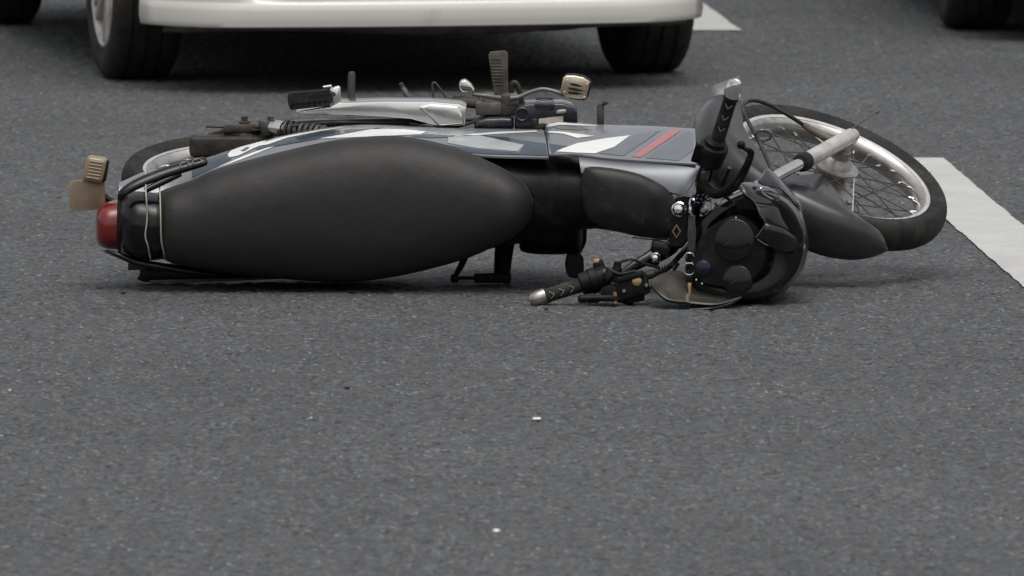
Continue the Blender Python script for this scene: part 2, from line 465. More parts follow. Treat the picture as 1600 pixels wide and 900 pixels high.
def marking(corners, name, label):
    """painted dash with ragged edges; corners are ground points in order"""
    P = [V(c) for c in corners]; pts = []
    for i in range(4):
        a, b = P[i], P[(i + 1) % 4]; d = (b - a).length; k = max(2, int(d / 0.02))
        nrm = V((b - a)).cross(V((0, 0, 1))).normalized(); w = 0
        for t in range(k):
            w = w * 0.75 + random.uniform(-1, 1) * 0.0014
            pts.append(a.lerp(b, t / k) + nrm * w)
    bm = bmesh.new()
    f = bm.faces.new([bm.verts.new((p.x, p.y, 0.003)) for p in pts])
    bmesh.ops.triangulate(bm, faces=[f])
    o = obj(name, take(bm), 'road_paint', smooth=0)
    o['kind'] = 'structure'; o['label'] = label
    return o
def along(a, b, L_): return a + (b - a).normalized() * L_
a, b = GP(1473, 248), GP(1600, 355); c, d = GP(1367, 248), GP(1481, 347)
marking([a, along(a, b, 4.0), along(c, d, 4.0), c], 'lane_marking', 'near white lane dash passing behind the front wheel')
a, b = GP(1158.5, 48.5), GP(1090.5, 0); wv = GP(1066, 48.5) - a
marking([a, along(a, b, 4.0), along(a, b, 4.0) + wv, a + wv], 'lane_marking', 'far white lane dash beside the white car')

# ================================================================== the cars
def car(name, label, paint, wheel_pos, yaw, wheelbase=2.5, track=1.44, hidden=False):
    """wheel_pos: ground point of the front wheel on the image-left side; yaw: heading from -Y towards +X"""
    fw = V((math.sin(yaw), -math.cos(yaw), 0)); lt = V((math.cos(yaw), math.sin(yaw), 0)); up = V((0, 0, 1))
    o0 = V(wheel_pos) + lt * track / 2            # under the middle of the front axle
    root = thing(name, label, 'car', o0 - fw * wheelbase / 2)
    def C(x, y, z): return o0 + fw * x + lt * y + up * z
    RW = 0.297
    def arch(x):
        z = 0.2
        for ax in (0, -wheelbase):
            if abs(x - ax) < 0.37: z = max(z, RW + math.sqrt(0.37 ** 2 - (x - ax) ** 2) * 0.98)
        return z
    def ring(x, w, zb, zt, rb=0.08, rt=0.1):
        pts = []
        for (sy, z, r, a0) in ((1, zb, rb, -90), (1, zt, rt, 0), (-1, zt, rt, 90), (-1, zb, rb, 180)):
            for k in range(5):
                an = R(a0 + k * 22.5)
                cy = sy * (w - r); cz = z + r if z == zb else z - r
                pts.append(C(x, cy + r * math.cos(an), cz + r * math.sin(an)))
        return pts
    wl = wheelbase
    xs = sorted(set([0.56, 0.5, 0.42, 0.37, 0.33, 0.25, 0.15, 0, -0.15, -0.25, -0.33, -0.37, -0.42, -0.8, -1.3, -1.8, -wl + 0.42, -wl + 0.37, -wl + 0.33, -wl + 0.25, -wl + 0.15, -wl, -wl - 0.15, -wl - 0.25, -wl - 0.33, -wl - 0.37, -wl - 0.42, -wl - 0.6]), reverse=True)
    def top(x): return 0.72 + 0.2 * min(1, max(0, (0.56 - x) / 1.1)) ** 0.6
    rings = [ring(x, 0.835 if -wl - 0.4 < x < 0.3 else 0.74, arch(x) if abs(arch(x) - 0.2) > 1e-6 else 0.2, top(x)) for x in xs]
    obj('body', loft(rings), paint, root, smooth=35)
    obj('underbody', rbox(C(-wl / 2 - 0.05, 0, 0.32), fw * (wl / 2 + 0.45), lt * 0.56, up * 0.11, 0.03), 'car_trim', root)
    # front bumper: outline sections from the lower lip upwards, bowed across the width
    def bow(y): return 0.78 - 0.11 * (abs(y) / 0.86) ** 2 - 0.3 * max(0, (abs(y) - 0.58) / 0.28) ** 2.3
    rows = [(0.189, -0.06), (0.184, -0.01), (0.1835, 0.022), (0.187, 0.03), (0.21, 0.035), (0.248, 0.034), (0.256, 0.026), (0.261, -0.02), (0.278, -0.05), (0.4, -0.05), (0.415, -0.01), (0.44, 0.02), (0.52, 0.03), (0.6, 0.0), (0.66, -0.1), (0.7, -0.2)]
    ny = 48
    def bpt(u, v):
        y = -0.79 + 1.57 * u; k = v * (len(rows) - 1); i = min(int(k), len(rows) - 2); t = k - i
        z = rows[i][0] * (1 - t) + rows[i + 1][0] * t; dx = rows[i][1] * (1 - t) + rows[i + 1][1] * t
        if 0.252 < z < 0.43:                          # the lower intake only spans the middle
            side = min(1, max(0, (abs(y) - 0.42) / 0.1)); dx = dx * (1 - side) + 0.03 * side
        e_ = min(1, max(0, (abs(y) - 0.55) / 0.2)); sg_ = 1 if y > 0 else -1
        return C(bow(y) + dx * (1 - e_) - 0.02, y + sg_ * e_ * (dx - 0.02) * 0.8, z)
    vs, fs = grid(bpt, ny, (len(rows) - 1) * 2)
    bp = obj('bumper', (vs, fs), paint, root, smooth=50)
    sm = bp.modifiers.new('solid', 'SOLIDIFY'); sm.thickness = 0.02; sm.offset = -1
    def low(u, v):
        y = -0.74 + 1.48 * u
        return C(bow(y) - 0.03 - 0.05 * v, y, 0.196 - 0.034 * v + 0.008 * math.sin(u * 9))
    va = obj('valance', grid(low, 40, 4), 'bumper_valance', root, smooth=50)
    s2 = va.modifiers.new('solid', 'SOLIDIFY'); s2.thickness = 0.015; s2.offset = -1
    def tray(u, v):
        y = -0.46 + 0.9 * u
        return C(0.62 - 0.5 * v, y, 0.168 - 0.02 * math.sin(math.pi * u) ** 0.5 * (0.4 + 0.6 * abs(math.sin(u * 7 + 1))) + 0.02 * v)
    tr = obj('splash_shield', grid(tray, 30, 6), 'car_trim', root, smooth=50)
    s3 = tr.modifiers.new('solid', 'SOLIDIFY'); s3.thickness = 0.02; s3.offset = 1
    gr = obj('lower_grille', rbox(C(0.69, 0, 0.35), fw * 0.01, lt * 0.5, up * 0.075), 'car_trim', root)
    for k in range(5):
        obj('grille_slat', rbox(C(0.705, 0, 0.29 + k * 0.028), fw * 0.006, lt * 0.45, up * 0.004), 'car_trim', gr)
    for s in (-1, 1):
        obj('headlight', rbox(C(0.5, s * 0.6, 0.66), fw * 0.1 - lt * s * 0.03, lt * 0.16, up * 0.07, 0.03), 'headlamp_glass', root)
    obj('upper_grille', rbox(C(0.66, 0, 0.6), fw * 0.03, lt * 0.36, up * 0.05, 0.01), 'car_trim', root)
    # cabin
    def cab(x, w, zt): return [C(x, s * ww, z) for s, ww, z in ((-1, w, 0.88), (-1, w * 0.97, 1.05), (-1, w * 0.78, zt), (-0.0, w, zt + 0.02), (1, w * 0.78, zt), (1, w * 0.97, 1.05), (1, w, 0.88))]
    cb = obj('cabin', loft([cab(-0.25, 0.74, 0.95), cab(-0.75, 0.76, 1.36), cab(-1.3, 0.78, 1.44), cab(-2.0, 0.76, 1.4), cab(-2.6, 0.72, 1.0), cab(-2.7, 0.7, 0.93)]), paint, root, smooth=30)
    def gl(u, v):
        x = -0.27 - 0.46 * v; return C(x, (-0.66 + 1.32 * u) * (1 - 0.16 * v), 0.985 + 0.395 * v)
    g = obj('windscreen', grid(gl, 8, 6), 'car_glass', root)
    g.modifiers.new('solid', 'SOLIDIFY').thickness = 0.006
    for s in (-1, 1):
        def sg(u, v): return C(-0.72 - 1.5 * u - 0.1 * v * (1 - 2 * u), s * (0.765 - 0.15 * v), 1.04 + 0.29 * v)
        g = obj('side_window', grid(sg, 8, 3), 'car_glass', root); g.modifiers.new('solid', 'SOLIDIFY').thickness = 0.006
        obj('door_mirror', rbox(C(-0.5, s * 0.92, 0.98), fw * 0.05, lt * 0.09, up * 0.06, 0.03), paint, root)
    # wheels
    for (ax, s) in ((0, -1), (0, 1), (-wl, -1), (-wl, 1)):
        c = C(ax, s * track / 2, RW - 0.005); n = lt * s
        tp = [(0.2, -0.085), (0.235, -0.098), (0.27, -0.097), (0.288, -0.085), (0.296, -0.066), (0.2975, -0.05), (0.2925, -0.047), (0.2925, -0.039), (0.298, -0.036), (0.2985, -0.006), (0.293, -0.004), (0.293, 0.004), (0.2985, 0.006), (0.298, 0.036), (0.2925, 0.039), (0.2925, 0.047), (0.2975, 0.05), (0.296, 0.066), (0.288, 0.085), (0.27, 0.097), (0.235, 0.098), (0.2, 0.085)]
        t = obj('wheel', lathe(c, n, [(0.2, -0.08), (0.2, 0.075), (0.207, 0.09), (0.199, 0.093), (0.19, 0.085), (0.185, 0.05), (0.18, -0.08)], 48, True), 'alloy', root)
        ty = obj('tyre', lathe(c, n, tp, 56, True), 'car_tyre', t)
        obj('dark_gap_backing', lathe(c, n, [(0.0, -0.092), (0.204, -0.092), (0.204, -0.082), (0.178, -0.08), (0.1845, 0.058), (0.0, 0.05)], 32), 'car_trim', t)  # dark backing that hides the barrel, in place of shade between the spokes
        obj('hub', lathe(c, n, [(0.0, -0.005), (0.045, -0.005), (0.05, 0.075), (0.03, 0.084), (0.0, 0.086)], 24), 'alloy', t)
        x, y = fw, up
        for k in range(6):
            a0 = 2 * math.pi * (k + 0.5) / 6 + 0.09
            for da in (-0.13, 0.13):
                d = lambda an: x * math.cos(an) + y * math.sin(an)
                p0, p1 = c + d(a0 + da * 0.5) * 0.035 + n * 0.08, c + d(a0 + da) * 0.194 + n * 0.09
                w = d(a0 + math.pi / 2) * 0.012
                obj('rim_spoke', slab([p0 - w * 1.2, p0 + w * 1.2, p1 + w, p1 - w], n * -0.03, 0.004), 'alloy', t)
    return root
lw = GP(210, 121); lw.z = 0
car('car', 'white car facing the camera, only its bumper and tyres in view', 'car_white', lw, R(11), track=1.465)
lw = GP(1522, 43); lw.z = 0
car('car', 'car at the upper right edge, one tyre in view', 'car_dark', lw, R(4))

# ================================================================== the motorcycle
bike = thing('motorcycle', 'black and grey motorcycle lying on its right side on the asphalt', 'motorcycle', (0, 0.1, 0))

# ---- wheels
def wheel(c, hd, up, n, RT=0.279, tw=0.038, hairs=60, flip=1):
    def P(r, a, z=0.0): return c + (hd * math.cos(a) + up * math.sin(a)) * r + n * z
    rim_p = [(0.231, 0.027), (0.236, 0.024), (0.232, 0.019), (0.225, 0.017), (0.217, 0.009), (0.215, 0.0), (0.217, -0.009), (0.225, -0.017), (0.232, -0.019), (0.236, -0.024), (0.231, -0.027),
             (0.223, -0.0255), (0.217, -0.021), (0.2105, -0.013), (0.2085, 0.0), (0.2105, 0.013), (0.217, 0.021), (0.223, 0.0255)]
    w = obj('wheel', lathe(c, n, rim_p, 96, True), 'rim_metal', bike, smooth=50)
    for s_ in (1, -1):
        obj('rim_lip', lathe(c, n, [(0.2225, s_ * .0262), (0.228, s_ * .0285), (0.2345, s_ * .0275), (0.2372, s_ * .0245), (0.234, s_ * .021), (0.226, s_ * .024)], 96, True), 'lip_silver', w, smooth=60)
    tp = [(0.226, 0.02)]
    for k in range(13):
        a = R(-68 + 136 * k / 12)
        tp.append((RT - 0.036 + 0.036 * math.cos(a) ** 0.8 if abs(a) > 1e-3 else RT, -tw * math.sin(a) / math.sin(R(68))))
    tp = [(0.226, tw * 0.55), (0.234, tw * 0.82)] + tp[1:] + [(0.234, -tw * 0.82), (0.226, -tw * 0.55)]
    ty = obj('tyre', lathe(c, n, tp, 110, True), 'tyre_rubber', w, smooth=50)
    hs_ = []
    for k in range(hairs):
        a = 2 * math.pi * (k + random.uniform(-.2, .2)) / hairs
        for (r, z) in ((0.262, tw * 0.86), (0.246, tw * 0.98)):
            if random.random() < 0.75:
                p = P(r, a + random.uniform(-.02, .02), z)
                hs_.append(tube([p, p + (n + hd * random.uniform(-.2, .2) + up * random.uniform(-.2, .2)) * random.uniform(0.004, 0.008)], 0.0005, 4))
    obj('rubber_hairs', join(*hs_), 'tyre_rubber', w, kind='stuff')
    hub = obj('hub', lathe(c, n, [(0.018, 0.078), (0.024, 0.074), (0.026, 0.055), (0.034, 0.048), (0.04, 0.036), (0.056, 0.034), (0.057, 0.03), (0.042, 0.027), (0.036, 0.015), (0.04, -0.012), (0.062, -0.02), (0.076, -0.024), (0.077, -0.029), (0.06, -0.032), (0.06, -0.055), (0.02, -0.07)], 40), 'cast_aluminium', w)
    holes = []
    for k in range(18):
        a = 2 * math.pi * k / 18
        holes.append(lathe(P(0.049, a, 0.0335), n, [(0.0, 0.0012), (0.0028, 0.0012), (0.0028, -0.002), (0, -0.002)], 8))
        holes.append(lathe(P(0.0695, a, -0.0225), n, [(0.0, 0.0012), (0.003, 0.0012), (0.003, -0.002), (0, -0.002)], 8))
    obj('flange_holes', join(*holes), 'slot_black', w, kind='stuff')
    for k in range(36):
        side = 1 if k % 2 else -1
        a = 2 * math.pi * k / 36
        rh, zh = (0.05, 0.031) if side > 0 else (0.068, -0.0255)
        tw_ = 0.95 if (k // 2) % 2 else -0.95
        p0 = P(rh, a + tw_, zh); p1 = P(0.2095, a + random.uniform(-.01, .01), side * 0.004)
        m = 'slider_silver' if k % 18 == 5 else 'dirty_steel'
        sp = obj('spoke', tube([p0, p1], 0.0017, 6), m, w)
        p2 = P(0.196, a, side * 0.004)
        obj('spoke_nipple', tube([p1, p1.lerp(p0, 0.07)], 0.0032, 6), 'rim_metal', w)
    return w, P
HUB = W(1297, 277, 0.30)
fw_, PF = wheel(HUB, HD, S_, NF)
RHUB = W(382, 280, 0.30)
rw_, PR = wheel(RHUB, F, U, L, tw=0.042)

# ---- fork
for s in (1, -1):
    q = HUB + NF * 0.1 * s
    sl = obj('fork_slider', tube([q - S_ * 0.045, q - S_ * 0.042, q - S_ * 0.03, q + S_ * 0.04, q + S_ * 0.222], [0.012, 0.016, 0.0185, 0.0185, 0.0175], 24), 'slider_silver', bike)
    obj('dust_seal', lathe(q + S_ * 0.219, S_, [(0.017, -0.004), (0.0215, -0.002), (0.0218, 0.012), (0.02, 0.024), (0.0145, 0.026)], 20), 'rubber', sl)
    obj('fork_tube', tube([q + S_ * 0.2, q + S_ * 0.6], 0.0135, 24), 'chrome', bike)
    obj('axle_nut', lathe(q - NF * 0.008 * s, NF * s, [(0.0, 0.02), (0.008, 0.02), (0.01, 0.016), (0.01, 0.0)], 6), 'dirty_steel', bike)
    obj('axle_clamp', lathe(q - NF * 0.034 * s, NF * s, [(0.012, 0), (0.021, 0.002), (0.022, 0.022), (0.015, 0.032)], 16), 'cast_aluminium', sl)
q = HUB + NF * 0.1 - S_ * 0.045
obj('drain_bolt', lathe(q, -S_, [(0.011, -0.002), (0.011, 0.006), (0.007, 0.008), (0.007, 0.014)], 8), 'dirty_steel', bike)
p0, p1 = W(1331, 201, 0.28), W(1368, 176, 0.28)
obj('cable_stub', join(tube([p0, p1], 0.0018, 6), tube([p1, W(1374, 173, 0.28)], 0.004, 8)), 'brown_hose', bike)

# ---- front mudguard, wrapped round the wheel
def fend():
    phis = [39, 41, 44, 48, 52, 56, 60, 64, 68, 72, 76, 80, 84, 88, 93, 99, 107, 116, 127, 138, 150, 162, 172, 180, 186, 189]
    rout = np.interp(phis, [39, 45, 60, 90, 120, 140, 180, 197], [.328, .335, .338, .33, .325, .325, .336, .342])
    wid = np.interp(phis, [39, 41, 46, 53, 63, 80, 100, 135, 175, 205], [.012, .026, .042, .053, .06, .062, .058, .058, .06, .062])
    skl = np.interp(phis, [39, 51, 57, 67, 80, 86, 94, 110, 121, 163, 186, 197], [.002, .004, .03, .11, .158, .13, .06, .06, .07, .066, .035, .015])
    rings = []
    for ph, r, w, sk in zip(phis, rout, wid, skl):
        a = R(ph); d = HD * math.cos(a) + S_ * math.sin(a); ring = []
        prof = [(-w * 0.98, r - 0.03 - sk)]
        for k in range(11):
            t = R(-80 + 16 * k); prof.append((w * math.sin(t), r - 0.036 * (1 - math.cos(t))))
        prof.append((w * 0.98, r - 0.03 - sk))
        rings.append([HUB + d * rr + NF * z for z, rr in prof])
    return loft(rings, closed=False)
fe = obj('mudguard', fend(), 'fender_paint', bike, smooth=60)
so = fe.modifiers.new('solid', 'SOLIDIFY'); so.thickness = 0.003; so.offset = -1
obj('mudguard_flap', patch([(1101, 205, .36), (1104, 178, .37), (1111, 139, .39), (1128, 128, .4), (1156, 118, .41)], [(1120, 250, .3), (1136, 225, .31), (1150, 195, .33), (1158, 168, .36), (1161, 140, .39)], 24, 8, .012, V((-.6, -.8, .3)), .004), 'flap_grey', bike, smooth=60)
obj('mudguard_bolt', lathe(W(1101, 200, 0.27), V((-0.6, -0.7, 0.3)), [(0.0, 0.007), (0.005, 0.005), (0.006, 0.0)], 10), 'chrome', bike)

# ---- hoses and cables round the fork
obj('brake_hose', tube([W(1207, 268, 0.0), W(1196, 243, 0.05), W(1183, 215, 0.1), W(1170, 192, 0.16), W(1161, 172, 0.2), W(1165, 160, 0.23), W(1180, 157, 0.25), W(1205, 165, 0.26), W(1235, 182, 0.27), W(1258, 197, 0.28)], 0.0046, 10, sm=40), 'cable_black', bike)
obj('hose_sleeve', tube([W(1255, 195, 0.28), W(1275, 207, 0.28), W(1300, 220, 0.28)], [0.007, 0.0095, 0.009], 10, sm=8), 'brown_hose', bike)
cc = W(1184, 212, 0.1)
obj('hose_clip', tube([cc + (F * math.cos(t) * 13 + V((0, 0, 1)) * math.sin(t) * 8) * PX + F * 0.012 for t in np.linspace(0, 2 * math.pi, 19)], 0.0028, 6), 'cable_black', bike)

# ---- rear end: swingarm, chain case, shock
obj('swingarm', tube([W(350, 203, 0.27), W(420, 196, 0.26), W(560, 190, 0.25), W(650, 190, 0.22)], [0.012, 0.013, 0.013, 0.015], 12, sm=14), 'dirty_steel', bike)
ca = obj('chain_adjuster', rbox(W(379, 200, 0.24), F * 0.044, V((0, 0.018, 0)), V((0.004, 0, 0.0095)), 0.004), 'dirty_steel', bike)
obj('adjuster_rod', tube([W(322, 197, 0.24), W(352, 198, 0.24)], 0.0035, 8), 'dirty_steel', ca)
for (x, y) in ((382, 186),):
    obj('axle_nut', join(lathe(W(x, y + 6, 0.24), V((0, -.1, 1)), [(0.013, 0), (0.013, 0.004), (0.0, 0.005)], 12), lathe(W(x, y + 3, 0.24), V((0, -.1, 1)), [(0.0085, 0), (0.0085, 0.011), (0.0, 0.012)], 6)), 'dirty_steel', ca)
# chain case
cs = slab([W(*p, 0.2) for p in ((296, 217), (300, 214), (418, 214), (440, 226), (440, 247), (300, 247), (295, 240))], V((0, 0.05, 0.003)), 0.008, 3)
ch = obj('chain_case', cs, 'engine_grease', bike)
obj('case_bracket', slab([W(372, 213, 0.205), W(395, 202, 0.24), W(414, 202, 0.24), W(428, 213, 0.205), W(428, 217, 0.205), W(372, 217, 0.205)], V((0, 0.02, -0.002)), 0.001), 'engine_grease', ch)
obj('case_bolt', join(lathe(W(401, 203, 0.222), V((0, -.2, 1)), [(0.012, 0), (0.012, 0.003), (0.0, 0.003)], 14), lathe(W(401, 201, 0.222), V((0, -.2, 1)), [(0.006, 0), (0.006, 0.006), (0.0, 0.006)], 6)), 'dirty_steel', ch)
lk = []
for k in range(11):
    p = curve([(324, 213, 0.29), (345, 206, 0.28), (375, 203, 0.27)], 11)[k]
    lk.append(rbox(W(*p), F * 0.0042, V((0, 0.004, 0)), V((0, 0, 0.0042 + 0.001 * (k % 2))), 0.001))
obj('chain', join(*lk), 'dirty_steel', bike, kind='stuff')
sa, sb = W(424, 199, 0.2), W(520, 213, 0.1)
sdv = (sb - sa).normalized()
shk = obj('shock_absorber', lathe(sa, sdv, [(0.0, -0.004), (0.016, -0.002), (0.0185, 0.004), (0.0185, 0.036), (0.014, 0.038), (0.012, 0.16), (0.0, 0.16)], 24), 'chrome', bike)
x_, y_ = frame_of(sdv)
obj('spring', tube([sa + sdv * (0.034 + 0.0145 * t / 6.2832) + (x_ * math.cos(t) + y_ * math.sin(t)) * 0.0185 for t in np.linspace(0, 2 * math.pi * 8, 130)], 0.0042, 8), 'dirty_steel', shk)
mt = obj('shock_mount', join(rbox(W(415, 198, 0.2), F * 0.012, V((0, 0.015, 0)), V((-.003, 0, 0.014)), 0.003), lathe(W(423, 190, 0.2), V((0, -.1, 1)), [(0.013, -0.002), (0.0085, 0), (0.0085, 0.012), (0, 0.013)], 6)), 'dirty_steel', bike)
for xx, yy, dx in ((409, 188, -3), (441, 187, 3)):
    obj('mount_tab', slab([W(xx, yy, .19), W(xx + 2 * dx, yy + 1, .19), W(xx + dx, yy + 9, .19), W(xx - dx, yy + 9, .19)], V((0, 0.02, 0)), 0.0006), 'dirty_steel', mt)
obj('frame_rail', tube([W(446, 193, 0.2), W(560, 189, 0.22), W(650, 187, 0.22)], 0.0085, 12, flat=(V((0, 0, 1)), 0.7), sm=10), 'silver_paint', bike)
obj('frame_plate', slab([W(526, 197, .2), W(526, 183, .24), W(575, 184, .24), W(640, 196, .2)], V((0, 0.02, -0.002)), 0.001), 'dirty_steel', bike)

# ---- body core (frame and inner plastics), loft along the bike
def section(px, yt, yb, yf, ybk, ex=2.6, n=28):
    a, b = W(px, yt, (yf + ybk) / 2), W(px, yb, (yf + ybk) / 2)
    zc, hz = (a.z + b.z) / 2, (a.z - b.z) / 2; yc, hy = (yf + ybk) / 2, (ybk - yf) / 2
    r = []
    for k in range(n):
        t = 2 * math.pi * k / n
        c, s = math.cos(t), math.sin(t)
        r.append(V((a.x, yc + hy * math.copysign(abs(c) ** (2 / ex), c), zc + hz * math.copysign(abs(s) ** (2 / ex), s))))
    return r
core = [(262, 300, 404, -.02, .14), (300, 286, 414, -.03, .17), (400, 252, 424, -.04, .2), (500, 226, 430, -.04, .24), (600, 217, 428, -.05, .26), (700, 219, 402, -.07, .26),
        (780, 230, 384, -.09, .25), (835, 240, 372, -.1, .22), (880, 244, 364, -.12, .18), (930, 252, 356, -.13, .14), (1000, 262, 368, -.14, .1), (1050, 285, 372, -.15, .06)]
obj('inner_body', loft([section(*c) for c in [tuple(x) for x in curve(core, 40)]]), 'satin_black', bike, smooth=60)

# ---- seat
st_t = [(248, 300), (262, 294), (300, 281), (338, 264), (415, 243), (492, 225), (545, 216), (604, 212), (650, 216), (713, 231), (765, 253), (800, 272), (822, 292), (831, 312)]
st_b = [(248, 396), (262, 408), (300, 417), (338, 423), (405, 431), (475, 438), (545, 440), (597, 435), (650, 425), (727, 404), (790, 376), (812, 361), (826, 344), (831, 322)]
def yat(tab, x): return float(np.interp(x, [p[0] for p in tab], [p[1] for p in tab]))
tt = curve(st_t, 140); bb = curve(st_b, 140)
seat_r = []
xs_ = list(np.linspace(248, 252, 4)) + list(np.linspace(256, 790, 56)) + list(np.linspace(796, 831, 22))
for x in xs_:
    yt, yb = yat(tt, x), yat(bb, x)
    hgt = yb - yt
    e = min(1.0, (x - 247) / 20, (832.5 - x) / 60); e = max(0.02, e)
    d = 0.115 * math.sqrt(max(0.02, 1 - (1 - e) ** 2)) * (0.8 + 0.2 * min(1, hgt / 200))
    yed = float(np.interp(x, [248, 400, 600, 760, 832], [-.04, -.05, -.055, -.075, -.11]))
    a, b = W(x, yt, yed), W(x, yb, yed)
    zc, hz = (a.z + b.z) / 2, (a.z - b.z) / 2
    ring = [V((a.x, yed + 0.06, b.z + hz * 0.06)), V((a.x, yed + 0.03, b.z + 0.002))]
    for k in range(25):
        t = R(-90 + 7.5 * k); c, s = math.cos(t), math.sin(t)
        ring.append(V((a.x, yed - d * abs(c) ** (2 / 2.7), zc + hz * math.copysign(abs(s) ** (2 / 2.3), s))))
    ring += [V((a.x, yed + 0.03, a.z - 0.002)), V((a.x, yed + 0.06, a.z - hz * 0.06))]
    seat_r.append(ring)
seat_shape = loft(seat_r)
seat = obj('seat', seat_shape, 'seat_vinyl', bike, smooth=80)
obj('seat_piping', tube([W(p[0] + 0.5, p[1] + (1 if i < 70 else -1), float(np.interp(p[0], [248, 400, 600, 760, 832], [-.05, -.06, -.065, -.085, -.118]))) for i, p in enumerate([q for q in tt[70:]] + [q for q in reversed(bb[70:])])], 0.0016, 6), 'seat_vinyl', seat)

# ---- left side panel (the side that faces up)
pt = [(186, 287, .02), (227, 268, .06), (262, 262, .07), (323, 247, .08), (370, 232, .09), (440, 213, .11), (510, 200, .13), (562, 196, .14), (615, 197, .15), (685, 200, .15), (755, 201, .15), (848, 202, .14)]
pb = [(186, 306, -.03), (227, 306, -.03), (262, 300, -.02), (320, 276, -.02), (370, 262, -.025), (440, 244, -.03), (510, 228, -.03), (562, 220, -.03), (615, 219, -.03), (685, 230, -.045), (755, 243, -.07), (857, 246, -.1)]
sp_shape = patch(pt, pb, 180, 26, 0.012, V((0, -.35, 1)), 0.004, V((0, .2, -1)))
spn = obj('side_panel', sp_shape, 'silver_paint', bike, smooth=50)
B1 = bvh_of(sp_shape)
decal('stripe', [(338, 263), (352, 257), (377, 246), (415, 231.5), (445, 221), (475, 213), (527, 205), (580, 202.5), (632, 203), (667, 206), (657, 210.5), (632, 207.5), (600, 205.5), (545, 206.8), (505, 210.3), (475, 215.5), (445, 223.8), (415, 234.5), (377, 249.5)], B1, 'decal_white', spn)
decal('stripe', [(322, 247), (358, 235.5), (353, 245), (362, 249), (338, 261), (300, 279), (300, 262), (318, 252)], B1, 'decal_navy', spn)
decal('letter', [(356, 242), (362, 236), (376, 230.5), (408, 222), (416, 221), (406, 229), (398, 232), (374, 243.5), (359, 247)], B1, 'decal_white', spn, off=0.0019)
decal('letter_slot', [(376, 237), (386, 231.5), (391, 232), (381, 238)], B1, 'decal_navy', spn, off=0.0027)
decal('letter', [(404, 229), (414, 223), (450, 213), (500, 204), (540, 199.5), (500, 206), (450, 216), (418, 227)], B1, 'decal_white', spn, off=0.0019)
decal('stripe', [(400, 233), (450, 218.5), (505, 206), (560, 199.5), (600, 199), (555, 201.5), (505, 208.5), (452, 220), (405, 235.5)], B1, 'decal_navy', spn, off=0.0015)
decal('stripe', [(671, 209), (690, 206.5), (705, 208), (711, 211.5), (702, 215), (675, 216), (640, 214)], B1, 'decal_navy', spn)
decal('stripe', [(700, 215), (749, 212), (819, 227), (809, 237), (745, 232), (700, 224)], B1, 'decal_silver', spn)
decal('stripe', [(749, 211), (790, 215), (833, 222), (852.5, 224), (855, 240), (811, 239), (819.5, 227)], B1, 'decal_navy', spn)
decal('stripe', [(700, 236), (760, 241), (856, 243.5), (855, 240.5), (811, 239.2), (745, 234), (690, 226)], B1, 'decal_navy', spn, off=0.0015)
decal('stripe', [(722, 211), (780, 206.5), (838, 204.5), (841, 206.5), (780, 209.5), (740, 212)], B1, 'decal_white', spn)

# ---- tank shroud further forward
ht = [(851, 200, .14), (856, 193, .13), (873, 190, .12), (902, 192, .11), (950, 195, .1), (1020, 197, .07), (1086, 201, .03)]
hb = [(858, 241, -.11), (865, 241, -.11), (880, 241, -.115), (903, 241, -.12), (950, 247, -.13), (1020, 252, -.14), (1088, 256, -.15)]
sh_shape = patch(ht, hb, 100, 26, 0.01, V((0, -.35, 1)), 0.004, V((0, .2, -1)))
shr = obj('tank_shroud', sh_shape, 'silver_paint', bike, smooth=50)
B2 = bvh_of(sh_shape)
decal('stripe', [(858, 225), (887, 229), (866, 236.5), (862, 240)], B2, 'decal_navy', shr)
decal('stripe', [(866, 237), (903, 224), (950, 216), (985, 212), (960, 230), (930, 240), (903, 239)], B2, 'decal_white', shr)
decal('stripe', [(856, 205), (880, 206.5), (902, 212), (930, 213), (902, 216), (880, 209.5), (857, 207.5)], B2, 'decal_white', shr)
decal('stripe', [(864, 199), (873, 197), (902, 198), (925, 203), (902, 203.5), (875, 202)], B2, 'decal_slate', shr)
decal('stripe', [(853.5, 199), (858, 194), (873, 191.5), (902, 194), (940, 198), (902, 196.5), (873, 195.5), (861, 198.5)], B2, 'decal_white', shr)
decal('stripe', [(988, 245), (1002, 246), (1064, 204.5), (1048, 203.5)], B2, 'decal_red', shr)
decal('stripe', [(1008, 247), (1060, 251), (1083, 235), (1082, 207), (1070, 205.5)], B2, 'decal_slate', shr)
decal('stripe', [(935, 240), (962, 231), (990, 212), (1032, 204), (974, 244)], B2, 'decal_slate', shr)
# upper tank cover and the lid between the knees
tc_s = patch([(903, 243, -.115), (950, 249, -.125), (1020, 254, -.135), (1089, 258, -.14), (1091, 275, -.15)], [(908, 270, -.15), (950, 276, -.16), (1000, 284, -.17), (1047, 300, -.18), (1070, 306, -.18)], 30, 6, 0.006, V((0, -.6, .8)), 0.004)
obj('tank_cover', tc_s, 'grey_paint', bike, smooth=50)
def lidring(off, Y):
    o = [(914, 262), (930, 260), (965, 264), (1000, 272), (1030, 286), (1048, 300), (1055, 320), (1055, 345), (1050, 372), (1015, 372), (985, 367), (955, 357), (930, 349), (915, 338), (908, 315), (907, 285)]
    o = o + [o[0]]
    c = (982, 316)
    return [W(c[0] + (p[0] - c[0]) * off, c[1] + (p[1] - c[1]) * off, Y) for p in curve(o, 49)[:-1]]
lid = obj('tank_lid', loft([lidring(1.0, -.1), lidring(1.0, -.165), lidring(.985, -.178), lidring(.95, -.187), lidring(.85, -.195), lidring(.6, -.202), lidring(.3, -.205)]), 'matte_cover', bike, smooth=50)
obj('lid_screw', join(lathe(W(916, 300, -.185), V((-.25, -1, .1)), [(0.0075, -0.004), (0.0075, 0.002), (0.005, 0.004), (0.0045, 0.0015), (0, 0.0015)], 16)), 'chrome', lid)
